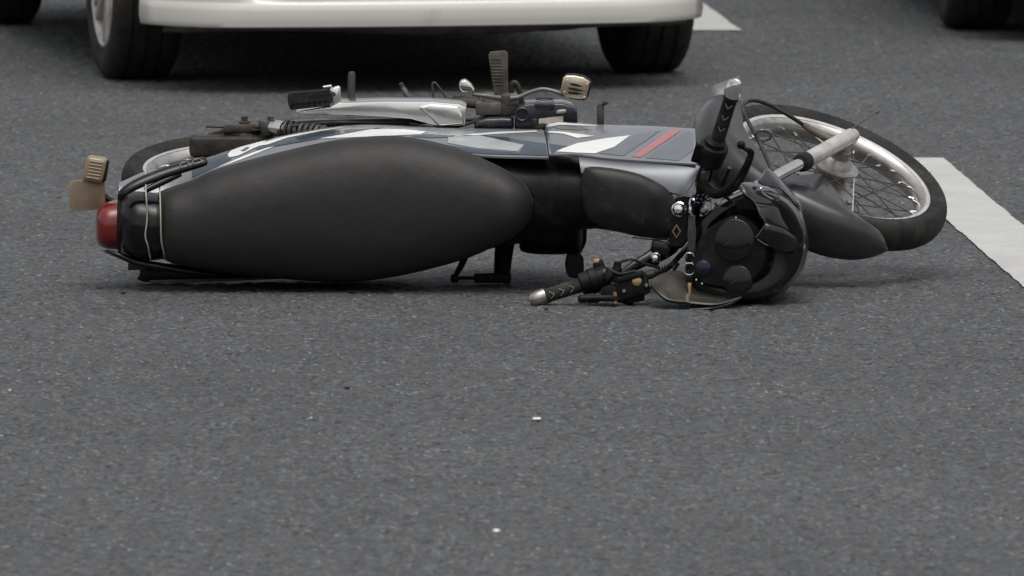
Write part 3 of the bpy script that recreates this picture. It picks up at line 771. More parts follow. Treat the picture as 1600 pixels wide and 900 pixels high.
obj('lid_screw', lathe(W(1001, 331, -.203), V((0, -1, .1)), [(0.002, -0.004), (0.002, 0.001), (0, 0.0015)], 8), 'chrome', lid)
obj('lid_edge_glint', tube([W(988, 371, -.12), W(1012, 374, -.125), W(1044, 375, -.13)], 0.0018, 6), 'chrome', bike)  # bright strip standing in for the glint on the lid's lower edge

# ---- tail: hump, rail, lamp, plate
tail = [(184, 312, 384, -.03, .1), (187, 303, 392, -.06, .12), (195, 299, 398, -.09, .13), (210, 296, 403, -.115, .14), (230, 297, 406, -.12, .14), (252, 300, 404, -.12, .14), (262, 302, 402, -.1, .14)]
obj('tail_cover', loft([section(*c) for c in curve(tail, 24)]), 'gloss_black', bike, smooth=60)
gr_s = tube([W(188, 310, -.09), W(194, 300, -.09), W(215, 287, -.08), W(250, 272.5, -.06), W(290, 260, -.045), W(316, 253, -.04)], [0.007, 0.012, 0.015, 0.016, 0.0165, 0.0145], 16, sm=30, roundend=True, flat=(V((0, -.55, 1)).normalized(), 0.62))
gr_ = obj('grab_rail', gr_s, 'gloss_black', bike, smooth=60)
BR = bvh_of(gr_s)
for (x, y) in ((288, 256.5), (308, 251.5)):
    decal('rail_hole', [(x + 6 * math.cos(t), y + 2.6 * math.sin(t) - 1.0 * math.cos(t)) for t in np.linspace(0, 2 * math.pi, 18, endpoint=False)], BR, 'slot_black', gr_, off=.0008)
    obj('hole_rim', tube([W(x + 7 * math.cos(t), y + 3.2 * math.sin(t) - 1.2 * math.cos(t), -.06 + .012 * math.sin(t) * -1) for t in np.linspace(0, 2 * math.pi, 21)], .0009, 5), 'cast_aluminium', gr_)
obj('rail_strut', tube([W(282, 272, -.05), W(255, 284, -.07), W(228, 297, -.09)], [0.006, 0.0075, 0.007], 10, sm=10), 'gloss_black', bike)
gr2 = obj('grab_rail', tube([W(165, 391, -.05), W(185, 398, -.06), W(212, 409, -.06), W(250, 416, -.06), W(300, 424, -.05), W(340, 429, -.03)], [0.003, 0.007, 0.0095, 0.01, 0.0095, 0.006], 12, sm=24, flat=(V((0, -.5, 1)).normalized(), 0.8)), 'gloss_black', bike)
obj('tail_edge', patch([(158, 389, -.04), (185, 396, -.05), (212, 408, -.05)], [(160, 393, -.04), (182, 402, -.045), (205, 412, -.045)], 10, 2, 0.001, thick=0.003), 'silver_paint', bike)
# the red lamp and the plate that hangs behind it
tl = obj('tail_light', loft([section(*c) for c in curve([(150, 336, 372, -.0, .07), (154, 324, 382, -.04, .09), (166, 316, 388, -.06, .1), (186, 312, 390, -.06, .1)], 14)]), 'red_lens', bike, smooth=60)
obj('lamp_bezel', loft([section(*c) for c in ((184.5, 309, 393, -.066, .1), (189.5, 306, 395, -.072, .11))]), 'satin_black', tl)
pl = [W(106, 287, .04), W(118, 283, .04), W(157, 279, .055), W(161, 284, .055), W(163, 322, .055), W(158, 327, .055), W(116, 330, .04), W(108, 325, .04)]
plate = obj('plate', slab(pl, V((0.004, 0.006, 0.002)), 0.002), 'beige_plate', bike)
ax_ = (W(144, 242, .06) - W(150, 284, .06)).normalized()
ic = W(149, 264, .066)
ind = obj('turn_indicator', rbox(ic, F * .024 - V((0, 0, .004)), V((0, .03, 0)), V((.006, 0, .028)), .011, 4), 'amber_lens', bike, smooth=50)
for k in range(6):
    p = ic + V((.006, 0, .028)) * (-.65 + .26 * k) + V((0, -.0305, 0))
    obj('lens_rib', tube([p - F * .014 + V((0, 0, .0023)), p + F * .014 - V((0, 0, .0023))], .0016, 6), 'amber_lens', ind)
obj('lens_housing', rbox(ic + F * .02 - V((0, 0, .0035)), F * .0075, V((0, .026, 0)), V((.004, 0, .024)), .004), 'satin_black', ind)
obj('indicator_stalk', tube([W(152, 290, .07), W(160, 304, .07), W(184, 322, .06)], .007, 10, sm=10), 'satin_black', ind)
obj('plate_bracket', tube([W(160, 318, .07), W(182, 322, .06)], 0.009, 10), 'satin_black', bike)
for pts in ([(227, 268, .03), (228, 284, -.06), (228, 300, -.125), (230, 340, -.13), (227, 368, -.13), (231, 384, -.125), (235, 404, -.09)], [(249, 288, -.05), (250, 305, -.1), (251, 340, -.135), (252, 375, -.135), (256, 395, -.115), (259, 406, -.08)]):
    obj('tie_cord', tube([W(*p) for p in pts], 0.0017, 6, sm=26), 'cord', bike)
# ---- muffler on the ground side
mu = obj('muffler', tube([W(228, 426, .12), W(233, 427, .12), W(330, 424, .14), W(470, 420, .18), W(560, 415, .22), W(640, 405, .24)], [0.019, 0.0205, 0.0215, 0.0215, 0.016, 0.014], 20, sm=26), 'muffler_paint', bike)
obj('heat_shield', tube([W(234, 440, .085), W(330, 438, .1), W(443, 434, .13)], [0.003, 0.0035, 0.002], 8, sm=14), 'glint_steel', mu)
obj('muffler_end', lathe(W(228, 426, .12), V((-1, 0, 0)), [(0.0195, -0.01), (0.0195, 0.012), (0.012, 0.014), (0.01, 0.004), (0, 0.004)], 20), 'dirty_steel', mu)
obj('tail_bracket', rbox(W(214, 416, .06), F * 0.02, V((0, 0.015, 0)), V((0, 0, 0.0075)), 0.002), 'dirty_steel', bike)

# ---- pillion peg bracket
YB = .16
br = [(462, 175), (470, 173), (515, 166.5), (531, 161), (600, 159), (675, 159.5), (718, 163), (729, 167), (728, 178), (727, 196), (684, 200), (664, 192), (642, 186), (600, 182.5), (544, 180.5), (515, 180), (490, 180), (470, 178.5)]
top_ = [W(x, y, YB) for x, y in br]
brk = obj('peg_bracket', slab(top_, V((0, 0.06, 0.006)), 0.0025, 2), 'polished_aluminium', bike, smooth=35)
obj('bracket_boss', slab([W(x, y, YB - .012) for x, y in ((653, 168), (672, 162), (716, 165.5), (723, 180), (726, 194.5), (686, 198), (668, 180))], V((0, 0.02, 0.0)), 0.006, 3), 'polished_aluminium', brk)
obj('bracket_bolt', lathe(W(695, 163.5, YB + .02), V((0, -.25, 1)), [(0.011, -0.004), (0.011, 0.003), (0.008, 0.0045), (0.0055, 0.0015), (0, 0.0015)], 16), 'dirty_steel', brk)
obj('bracket_bolt', lathe(W(521, 147, .16), V((0, -1, .05)), [(0.0052, -0.004), (0.0052, 0.003), (0, 0.004)], 12), 'dirty_steel', brk)
obj('peg_hinge', slab([W(x, y, .17) for x, y in ((515, 139), (529, 134.5), (532, 137), (534, 167), (517, 168))], V((0, .03, 0)), 0.003), 'polished_aluminium', brk)
def peg(a, b, ru, wid, m, parent, ribs, name='foot_peg', hgt=None):
    """rubber peg: a body and raised grip blocks"""
    d = (b - a).normalized(); ln = (b - a).length
    side = d.cross(V((0, -1, 0))).normalized(); fr = V((0, -1, 0)); fr = (fr - d * fr.dot(d)).normalized()
    pg = obj(name, tube([a, a + d * 0.003, a + d * ln * .5, b - d * 0.004, b], [ru * .8, ru, ru * 1.02, ru * 1.06, ru * .85], 14, flat=(side, wid)), m, parent)
    for k in range(ribs):
        t = (k + .7) / (ribs + .4)
        for q in (-1, 0, 1):
            c = a + d * ln * t + fr * ru * (0.98 if q == 0 else .84) + side * ru * q * .62 * wid
            obj('grip_block', rbox(c, d * ln / ribs * .34, side * ru * .24 * wid, fr * 0.003, 0.001, 1), m, pg)
    return pg
peg(W(515, 152, .17), W(452, 158, .15), 0.0205, 0.95, 'rubber', bike, 7)
obj('peg_pin', tube([W(505, 136, .18), W(518, 134, .18)], 0.003, 8), 'polished_aluminium', brk)
obj('stand_post', tube([W(548, 188, .3), W(549, 140, .32), W(549.5, 116, .32), W(549.5, 112, .32)], [0.009, 0.0088, 0.0085, 0.006], 14), 'dirty_steel', bike)

for pts, r_ in (([(455, 197, .14), (520, 191, .16), (600, 192, .18), (700, 190, .2), (745, 186, .2)], .004), ([(640, 193, .17), (690, 201, .17), (735, 192, .19), (760, 178, .22)], .0035)):
    obj('hose', tube([W(*p) for p in pts], r_, 8, sm=24), 'cable_black', bike)
# ---- side stand, spring, rider peg, gear lever
Yp = .26
ss = obj('side_stand', tube([W(626, 130, .4), W(631, 140, .4), W(642, 155, .38), W(656, 158, .36), W(700, 159, .33), W(760, 163, .28)], [0.0045, 0.0065, 0.0075, 0.008, 0.0095, 0.0125], 12, sm=26, flat=(V((0, -1, .2)).normalized(), .6)), 'dirty_steel', bike)
obj('stand_loop', tube([W(678, 158, .37), W(676, 140, .37), W(676, 131, .37), W(680, 129.5, .37), W(690, 142, .37), W(701, 157, .37)], 0.0026, 8, sm=20), 'dirty_steel', ss)
sp0, sp1 = W(708, 152, .33), W(748, 155, .31); sv = (sp1 - sp0).normalized(); x_, y_ = frame_of(sv)
obj('stand_spring', tube([sp0 + sv * ((sp1 - sp0).length * t / (2 * math.pi * 14)) + (x_ * math.cos(t) + y_ * math.sin(t)) * 0.0062 for t in np.linspace(0, 2 * math.pi * 14, 160)], 0.0021, 6), 'dirty_steel', ss)
pgm = obj('peg_mount', join(rbox(W(782, 163, Yp), F * 0.042, V((0, .04, 0)), V((0, 0, .024)), 0.006), rbox(W(801, 155, Yp - .028), F * 0.013, V((0, .021, 0)), V((0, 0, .013)), 0.004), rbox(W(764, 169, Yp - .017), F * 0.03, V((0, .03, 0)), V((0, 0, .0145)), 0.005)), 'worn_steel', bike)
a0, b0 = W(783.5, 146, Yp - .02), W(778, 80, Yp - .02)
d0 = (b0 - a0)
rp = obj('foot_peg', tube([a0, a0 + d0 * .1, a0 + d0 * .25, a0 + d0 * .6, a0 + d0 * .93, b0], [0.0165, 0.0172, 0.0175, 0.02, 0.0225, 0.018], 18, flat=(V((0, 1, 0)), .75)), 'dusty_rubber', bike)
for k in range(9):
    c = a0 + d0 * (0.22 + 0.075 * k); rr = 0.0168 + 0.005 * (0.22 + .075 * k)
    pts = [c + F * rr * math.cos(t) - V((0, 1, 0)) * rr * .76 * math.sin(t) for t in np.linspace(R(75), R(175), 9)]
    obj('peg_rib', tube(pts, 0.0017, 6), 'dusty_rubber', rp)
obj('peg_return', tube([W(800, 150, Yp), W(799, 135, Yp), W(803, 129, Yp), W(809, 134, Yp), W(814, 152, Yp), W(815, 168, Yp)], 0.0062, 10, sm=20), 'engine_grease', bike)
gl_ = obj('gear_lever', tube([W(738, 147.5, .2), W(760, 150, .2), W(784, 153.5, .19), W(808, 152.5, .19), W(826, 145, .19), W(845, 139.5, .19), W(862, 141.5, .19), W(882, 148, .19)], [0.0042, 0.005, 0.0062, 0.006, 0.0045, 0.0045, 0.0045, 0.005], 12, sm=34), 'worn_steel', bike)
obj('lever_boss', lathe(W(790, 154, .19), V((0, -.15, 1)), [(0.011, -.01), (0.012, 0.0), (0.011, .008), (0, .009)], 16), 'dirty_steel', gl_)
# heel pad
hp = [W(x, y, .185) for x, y in ((717, 133), (720, 127), (727, 125), (736, 132), (742, 141), (739, 146), (722, 143.5), (718, 139))]
hpo = obj('heel_pad', slab(hp, V((0, 0.03, 0.002)), 0.003, 3), 'polished_aluminium', gl_)
studs = []
for i in range(6):
    for j in range(3):
        studs.append(rbox(W(721 + i * 3 + j * 1.2, 135.5 + j * 3 + i * .45, .184), F * .0014, V((0, .0015, 0)), V((0, 0, .0014))))
obj('pad_studs', join(*studs), 'slot_black', hpo, kind='stuff')
# toe pad with the clawed plate
tpd = obj('toe_pad', slab([W(x, y, .175) for x, y in ((877, 141), (881, 122), (885, 118), (897, 117.5), (912, 120), (922, 126), (925, 131), (919, 152), (913, 157), (900, 156.5), (885, 152))], V((0, .035, .003)), 0.004, 3), 'rubber', gl_)
tpp = slab([W(x, y, .17) for x, y in ((876, 142), (880, 122), (884.5, 118.5), (898, 118.5), (912, 121.5), (922, 128), (916.5, 153), (911, 155.5), (899, 155), (883, 151.5))], V((0, .01, .001)), 0.002, 3)
tp_o = obj('pad_plate', tpp, 'bronze_plate', tpd)
B3 = bvh_of(tpp)
for poly in ([(890, 129.8), (900, 130.6), (912, 135.8), (903, 135.6), (892, 133.2)], [(887, 136.2), (898, 137.4), (914, 142.2), (903, 143), (889, 140)], [(887.5, 143), (898, 143.4), (912, 147), (902, 148.4), (889, 146.8)]):
    decal('claw_slot', poly, B3, 'slot_black', tpd, off=0.0008)
for (x, y) in ((885.5, 126), (917, 132), (913, 152), (882, 144)):
    obj('pad_rivet', lathe(W(x, y, .17), V((0, -1, .1)), [(0.0034, 0), (0.0028, .0016), (0, .002)], 10), 'rim_metal', tpd)

# ---- engine
def chunk(pts, Y, dep, bev=0.008): return slab([W(x, y, Y) for x, y in pts], V((0, dep, 0.002)), bev, 3)
eng = obj('engine', join(rbox(W(780, 262, .3), F * .14, V((0, .15, 0)), V((0, 0, .085)), .02), rbox(W(905, 280, .26), F * .09, V((0, .09, 0)), V((0, 0, .07)), .02)), 'engine_grease', bike)
obj('sprocket_cover', chunk([(741, 200), (741, 193), (748, 188), (760, 185), (785, 184), (801, 184.5), (803, 190), (803, 203), (741, 203)], .17, .07), 'engine_cover_paint', eng)
mc = chunk([(804, 176), (809, 169), (818, 163), (845, 161), (880, 161.5), (896, 166), (902, 174), (903, 204), (804, 204)], .165, .1, .006)
cov = obj('generator_cover', mc, 'engine_cover_paint', eng)
lidp = [W(815 + 35 + 37 * math.cos(t), 162 + 4.0 * math.sin(t) - (1.5 if math.sin(t) < 0 else 0), .2) for t in np.linspace(0, 2 * math.pi, 28, endpoint=False)]
def lidr(k, z): return [W(851, 165, .22) + F * 37 * PX * k * math.cos(t) + V((0, 1, 0)) * .06 * k * math.sin(t) + V((0, -.08, 1)) * z for t in np.linspace(0, 2 * math.pi, 40, endpoint=False)]
obj('cover_cap', loft([lidr(1, -.006), lidr(1.02, .0), lidr(1.0, .006), lidr(.9, .009), lidr(.4, .011)]), 'engine_cover_paint', cov, smooth=40)
cp = W(851, 160, .22)
obj('cap_ring', tube([W(851, 163.4, .22) + V((0, -.08, 1)) * .0125 + F * 14 * PX * math.cos(t) + V((0, 1, 0)) * .03 * math.sin(t) for t in np.linspace(0, 2 * math.pi, 26)], 0.0012, 6), 'slot_black', cov)
B4 = bvh_of(mc)
decal('bolt_recess', [(816 + 9.5 * math.cos(t), 178.5 + 9 * math.sin(t)) for t in np.linspace(0, 2 * math.pi, 22, endpoint=False)], B4, 'slot_black', cov)
obj('recess_rim', tube([W(816 + 10.5 * math.cos(t), 178.5 + 9.8 * math.sin(t), .163) for t in np.linspace(0, 2 * math.pi, 27)], 0.0026, 6), 'engine_cover_paint', cov)
decal('sticker', [(842, 185.5), (880, 181), (880, 191), (842, 194)], B4, 'white_label', cov)
obj('cover_lug', chunk([(868, 176), (872, 172), (884, 171), (886, 176), (880, 179), (870, 179)], .158, .02, .003), 'cast_aluminium', cov)
obj('cover_post', chunk([(832, 186), (839, 186), (840, 203), (831, 203)], .157, .02, .003), 'engine_grease', cov)
obj('cover_grip', chunk([(837, 201), (843, 195), (850, 194), (853, 198), (848, 203)], .14, .02, .003), 'rubber', cov)
obj('hanger_tab', join(slab([W(932.5, 200, .14), W(932.5, 166, .14), W(936, 162, .14), W(944, 162, .14), W(944, 200, .14)], V((0, .004, 0)), .001), slab([W(940, 162, .14), W(951, 159.5, .12), W(951, 162, .12), W(943, 166, .14)], V((0, .012, .002)), .001), lathe(W(945, 161, .135), V((0, -.1, 1)), [(.006, -.002), (.006, .004), (0, .005)], 6)), 'dirty_steel', bike)
# ground side of the engine, kick pedal, brake pedal
obj('clutch_cover', loft([section(*c) for c in curve([(811, 352, 385, .12, .24), (816, 340, 392, .08, .26), (840, 330, 396, .06, .28), (885, 330, 396, .06, .28), (905, 335, 392, .08, .26), (911, 350, 382, .12, .24)], 22)]), 'satin_black', eng, smooth=60)
obj('crankcase', loft([section(*c) for c in curve([(730, 300, 372, .06, .3), (800, 300, 380, .04, .34), (870, 290, 366, .04, .34), (915, 290, 356, .06, .3)], 18)]), 'engine_grease', eng, smooth=60)
bp_ = obj('brake_pedal', tube([W(913, 358, .14), W(912, 376, .13), W(908, 387, .12), W(901, 398, .1)], [0.0065, 0.0065, 0.006, 0.007], 10, sm=14), 'satin_black', bike)
pd = slab([W(x, y, .085) for x, y in ((886, 398), (892, 395.5), (907, 398), (912, 405), (912.5, 424), (909, 432), (900, 435.5), (890, 434), (884.5, 427), (882.5, 412))], V((0, .02, .002)), .003, 3)
pdo = obj('pedal_pad', pd, 'rubber', bp_)
st = []
for i in range(7):
    for j in range(10):
        x, y = 888 + i * 3.4 + (j % 2) * 1.7, 400 + j * 3.4
        if x < 910: st.append(rbox(W(x, y, .0845), F * .0013 + V((0, 0, .0013)), V((0, .0012, 0)), V((0, 0, .0013)) - F * .0013))
obj('pad_studs', join(*st), 'cable_black', pdo, kind='stuff')
kp = obj('kick_lever', tube([W(790, 372, .16), W(787, 395, .15), W(784, 430, .13)], [0.022, 0.021, 0.0185], 16, flat=(V((0, 1, 0)), .55)), 'satin_black', bike)
obj('kick_pedal', tube([W(797, 434, .12), W(768, 434.5, .11), W(742, 434.5, .1)], [0.012, 0.0115, 0.0105], 14, roundend=False), 'rubber', kp)
obj('kick_rod', tube([W(745, 434.5, .1), W(716, 434, .1)], 0.0042, 10), 'satin_black', kp)
obj('kick_end', lathe(W(704, 435, .1), F, [(0.0, -.001), (.0085, .001), (.0105, .006), (.0095, .016), (.005, .019)], 14), 'satin_black', kp)
obj('kick_link', tube([W(731, 392, .12), W(720, 416, .11), W(713, 428, .1)], [.0085, .0075, .006], 10), 'satin_black', kp)

# ---- steering head
br2 = loft([[W(x, y, Y) for x, y in ((1050, 318), (1055, 308), (1070, 303), (1086, 309), (1090, 318), (1084, 340), (1078, 372), (1066, 388), (1048, 386), (1045, 372), (1048, 345))] for Y in (-.33, -.385)])
tb = obj('top_bridge', br2, 'gloss_black', bike, bev=.004)
def cap_bolt(x, y, Y, r, name='bridge_bolt', m='chrome'):
    return obj(name, lathe(W(x, y, Y), V((-.12, -1, .12)), [(r * 1.35, -.006), (r * 1.35, .002), (r * 1.1, .004), (r, .006), (r * .95, .012), (r * .7, .016), (0, .0175)], 20), m, tb)
cap_bolt(1061, 327, -.385, .0125); cap_bolt(1024.5, 403, -.385, .0085); cap_bolt(1100, 329, -.36, .008, m='cast_aluminium')
cap_bolt(1127, 322, -.36, .006, m='engine_cover_paint')
B5 = bvh_of(br2)
decal('diamond', [(1057, 350), (1064, 361), (1057, 372), (1050, 361)], B5, 'brass', tb)
decal('diamond', [(1057, 353), (1062, 361), (1057, 369), (1052, 361)], B5, 'gloss_black', tb, off=.0028)
obj('steering_stem', tube([W(1085, 350, -.36), W(1120, 360, -.25), W(1190, 330, .0)], .022, 14), 'satin_black', bike)
hbk = obj('handlebar', tube([W(1026, 400, -.36), W(1050, 385, -.345), W(1075, 352, -.34), W(1090, 320, -.35), W(1098, 295, -.38), W(1106, 270, -.42), W(1114, 245, -.46), W(1122, 218, -.5)], [.016, .016, .014, .0125, .0125, .012, .012, .012], 14, sm=30), 'satin_black', bike)
# left grip (up in the air)
ga, gb = W(1120, 222, -.5), W(1143.5, 148, -.56)
def grip(ga, gb, n=3, end='chrome'):
    d = (gb - ga).normalized(); ln = (gb - ga).length
    g = obj('grip', tube([ga, ga + d * .006, ga + d * .008, ga + d * .04, gb - d * .012, gb - d * .01, gb], [.019, .019, .016, .0158, .0152, .017, .0168], 18), 'rubber', bike)
    fr = V((0, -1, 0)); fr = (fr - d * fr.dot(d)).normalized(); sd_ = d.cross(fr)
    for k in range(n):
        c = ga + d * ln * (.3 + .24 * k)
        for s in (-1, 1):
            pts = [c + d * (.010 * t) + (fr * math.cos(s * t * .5) + sd_ * math.sin(s * t * .5)) * .0163 for t in (0, .5, 1.0)]
            obj('grip_mark', tube(pts, .0011, 5), 'cast_aluminium', g)
    e = obj('bar_end', lathe(gb, d, [(.0185, -.001), (.0192, .004), (.0185, .016), (.016, .03), (.0115, .036), (.01, .034), (0, .034)], 24), end, bike)
    return d
dl = grip(ga, gb)
sw = (ga - gb).normalized()
c0 = W(1113, 237, -.49)
swl = obj('switch_housing', join(lathe(c0 + sw * .028, -sw, [(.018, -.004), (.029, -.001), (.031, .004), (.031, .022), (.0325, .024), (.0335, .04), (.031, .046), (.024, .048), (.0235, .058), (.018, .06)], 26), rbox(c0 + F * -.026 + sw * .006, sw * .02, V((0, -.018, 0)), sw.cross(V((0, -1, 0))).normalized() * .01, .004, 2)), 'satin_black', bike)
obj('switch_button', rbox(W(1094, 230, -.5), F * .006, V((0, .01, 0)), V((0, 0, .008)), .002), 'rubber', swl)
obj('lever_perch', rbox(W(1099, 277, -.43), F * .013 + V((0, 0, .004)), V((0, .02, 0)), V((.003, 0, .014)), .005), 'dirty_steel', bike)
lv = obj('clutch_lever', join(tube([W(1096, 285, -.44), W(1112, 300, -.47), W(1126, 302, -.5), W(1142, 289, -.52), W(1156, 272, -.53), W(1166, 255, -.54), W(1172, 240, -.545), W(1167, 234, -.55), W(1159, 229, -.55)], [.011, .0125, .0105, .006, .005, .005, .0055, .005, .005], 12, sm=36), tube([W(1130, 303, -.5), W(1150, 292, -.52), W(1164, 272, -.53), W(1173, 252, -.54), W(1176, 238, -.545), W(1170, 233, -.55)], [.007, .005, .0045, .004, .004, .004], 10, sm=20)), 'satin_black', bike)
obj('lever_ball', lathe(W(1158, 233, -.55), V((0, 0, 1)), [(0, 0)] + [(.0095 * math.sin(a), .0095 - .0095 * math.cos(a)) for a in np.linspace(.3, 2.84, 9)] + [(0, .019)], 16), 'satin_black', lv)
# bead bracelets on the bar and the key strap
bd = []
for (cx, cy, ang, n) in ((1096, 303, .2, 11), (1097, 309, .25, 11), (1098, 315, .2, 10)):
    c = W(cx, cy, -.39)
    for k in range(n):
        a = 2 * math.pi * k / n + cy
        p = c + F * .0175 * math.cos(a) + V((0, -1, 0)) * .0185 * math.sin(a) + V((0, 0, 1)) * (.0035 * math.cos(a) + .002 * math.sin(3 * a))
        bd.append(p)
for k in range(6): bd.append(W(1118.5 + .6 * math.sin(k), 318 + k * 3.6, -.42))
e0 = None
for p in bd:
    sh = lathe(p, V((0, 0, 1)), [(.0034 * math.sin(a), -.0034 * math.cos(a)) for a in np.linspace(.05, math.pi - .05, 7)], 10)
    obj('bead', sh, 'bead', hbk)
obj('bead_thread', tube([W(1118, 312, -.42), W(1118.5, 340, -.42), W(1118, 352, -.42)], .0007, 4), 'cord', hbk)
obj('bead_thread', tube([W(1111, 312, -.42), W(1110.5, 336, -.42), W(1111, 346, -.42)], .0012, 5), 'brass', hbk)
ky = thing('key_strap', 'black fabric key strap with metal rings hanging at the handlebar clamp', 'key strap', tuple(W(1077, 400, -.476)))
obj('strap', slab([W(x, y, -.476) for x, y in ((1076, 336), (1086, 336), (1087.5, 366), (1086, 399), (1076, 399), (1074, 366))], V((0, .004, 0)), .001), 'strap_fabric', ky)
obj('clasp', join(tube([W(1081, 337, -.476), W(1078.5, 324, -.476), W(1078, 315, -.45), W(1081, 310, -.41), W(1085, 313, -.41)], .0022, 8, sm=14), lathe(W(1078.5, 333, -.478), V((0, 0, 1)), [(.004, 0), (.0045, .006), (.003, .014)], 10)), 'chrome', ky)
for (x, y, r) in ((1077, 403, 8.5), (1077, 420, 9.3)):
    obj('ring', tube([W(x + r * math.cos(t), y + r * math.sin(t), -.479 + .004 * math.sin(t)) for t in np.linspace(0, 2 * math.pi, 25)], .0011, 6), 'chrome', ky)
obj('key', join(slab([W(x, y, -.482) for x, y in ((1072, 431), (1082, 431), (1082, 442), (1072, 442))], V((0, .005, 0)), .0015), ), 'satin_black', ky)
obj('key_blade', slab([W(x, y, -.482) for x, y in ((1074.5, 442), (1080, 442), (1079.5, 456), (1078, 466), (1076, 462), (1075, 452))], V((0, .002, 0)), .0004), 'brass', ky)
obj('ignition_lock', join(lathe(W(1091, 366, -.39), V((-.1, -1, .12)), [(.0135, -.02), (.0135, .004), (.0115, .008), (.0105, .005), (.0085, .005), (.008, .008), (0, .008)], 24)), 'cast_aluminium', bike)
obj('lock_slot', rbox(W(1090.5, 365.6, -.3985), F * .0014 + V((0, 0, .004)), V((0, .001, 0)), F * .001), 'slot_black', bike)

# right bar, grip and controls, on the ground
arm = obj('bar_arm', tube([W(972, 427, -.4), W(990, 416, -.39), W(1012, 404, -.375), W(1030, 394, -.36)], [.007, .0115, .014, .0175], 14, flat=(V((0, 1, 0)), .7)), 'gloss_black', bike)
obj('arm_clamp', join(rbox(W(1033, 388, -.35), F * .022 + V((0, 0, -.006)), V((0, .03, 0)), V((.003, 0, .014)), .006), rbox(W(1022, 404, -.35), F * .012, V((0, .03, 0)), V((0, 0, .014)), .006)), 'gloss_black', tb)
gA, gB = W(915, 443, -.415), W(851, 463, -.425)
grip(gA, gB, end='scuffed_chrome')
rd = (gB - gA).normalized()
thr = obj('throttle_housing', join(lathe(W(906, 445, -.415), -rd, [(.017, 0), (.0235, .002), (.0255, .012), (.0265, .022), (.029, .024), (.029, .038), (.026, .04), (.0255, .06), (.02, .066)], 24)), 'satin_black', bike)
obj('kill_switch', rbox(W(932, 407.5, -.42), F * .006, V((0, .006, 0)), V((.001, 0, .004)), .002), 'orange_plastic', thr)
obj('switch_base', slab([W(x, y, -.4) for x, y in ((926, 415), (930, 410), (941, 406), (946, 418), (956, 430), (930, 432))], V((0, .03, 0)), .003), 'satin_black', thr)
obj('brake_master', join(rbox(W(988, 448, -.43), F * .036 + V((0, 0, .009)), V((0, .025, 0)), V((-.004, 0, .022)), .006), rbox(W(993, 463, -.42), F * .02 + V((0, 0, .003)), V((0, .02, 0)), V((0, 0, .012)), .004)), 'satin_black', bike)
obj('sight_glass', lathe(W(995, 439.5, -.457), V((0, -1, .1)), [(.0105, -.003), (.0105, .001), (.009, .002), (0, .002)], 20), 'brass', bike)
obj('mirror_boss', join(lathe(W(962, 440, -.42), V((.1, -.1, 1)), [(.014, 0), (.0145, .018), (.011, .022), (.011, .03), (.0085, .034), (.0085, .044), (0, .046)], 12), rbox(W(950, 431, -.43), F * .008 + V((0, 0, .008)), V((0, .012, 0)), V((-.004, 0, .006)), .002)), 'satin_black', bike)
obj('brake_lever', tube([W(985, 470, -.42), W(960, 466, -.45), W(930, 466, -.46), W(908, 467, -.46)], [.0095, .008, .0075, .009], 12, sm=16, roundend=True), 'satin_black', bike)
obj('lever_screw', join(tube([W(961, 456, -.45), W(961.5, 474, -.45)], .0055, 10), tube([W(953, 468, -.45), W(968, 466, -.45)], .004, 8)), 'brass', bike)
obj('control_lug', rbox(W(930, 468, -.44), F * .012, V((0, .01, 0)), V((.004, 0, .007)), .003), 'satin_black', bike)
obj('throttle_cable', join(tube([W(1005, 432, -.42), W(1016, 429, -.41), W(1028, 425, -.4)], [.009, .0105, .008], 12), tube([W(1028, 425, -.4), W(1045, 418, -.38), W(1062, 400, -.34), W(1080, 380, -.3)], .0062, 10, sm=14)), 'cable_black', bike)
for pts in ([(962, 412, -.42), (985, 405, -.42), (1006, 412, -.41), (1030, 418, -.38)], [(948, 418, -.43), (968, 428, -.44), (990, 424, -.43), (1010, 428, -.42)], [(1000, 460, -.42), (1020, 448, -.4), (1042, 436, -.38), (1060, 412, -.34)]):
    obj('cable', tube([W(*p) for p in pts], .0034, 8, sm=16), 'cable_black', bike)
for (x, y, Y_) in ((944, 424, -.445), (968, 436, -.447), (975, 455, -.458), (1010, 446, -.456)):
    obj('control_bolt', lathe(W(x, y, Y_), V((0, -1, .1)), [(.0045, -.006), (.0045, .002), (.003, .0035), (0, .0035)], 10), 'worn_steel', bike)
obj('lever_bracket', slab([W(x, y, -.452) for x, y in ((938, 452), (950, 446), (972, 448), (984, 458), (978, 470), (950, 472), (940, 465))], V((0, .03, .002)), .003), 'satin_black', bike)
obj('reservoir_cap', rbox(W(985, 432, -.44), F * .03 + V((0, 0, .0075)), V((0, .022, 0)), V((-.0012, 0, .005)), .002), 'satin_black', bike)
rings_ = []
for k in range(6): rings_.append(lathe(W(1028 + 4.2 * k, 425 - 2.2 * k, -.4 + .003 * k), V((1, .05, .5)), [(.006, -.0015), (.0085, 0), (.006, .0015)], 12))
obj('cable_boot', join(*rings_), 'rubber', bike)
for pts in ([(1098, 258, -.48), (1092, 272, -.47), (1089, 286, -.44), (1091, 302, -.4)], [(1126, 320, -.4), (1136, 318, -.38), (1150, 322, -.3), (1165, 330, -.2)], [(1112, 330, -.4), (1120, 350, -.38), (1122, 372, -.34), (1118, 395, -.3)], [(1140, 262, -.45), (1130, 290, -.4), (1140, 320, -.34), (1160, 345, -.25)]):
    obj('cable', tube([W(*p) for p in pts], .0042, 8, sm=16), 'cable_black', bike)

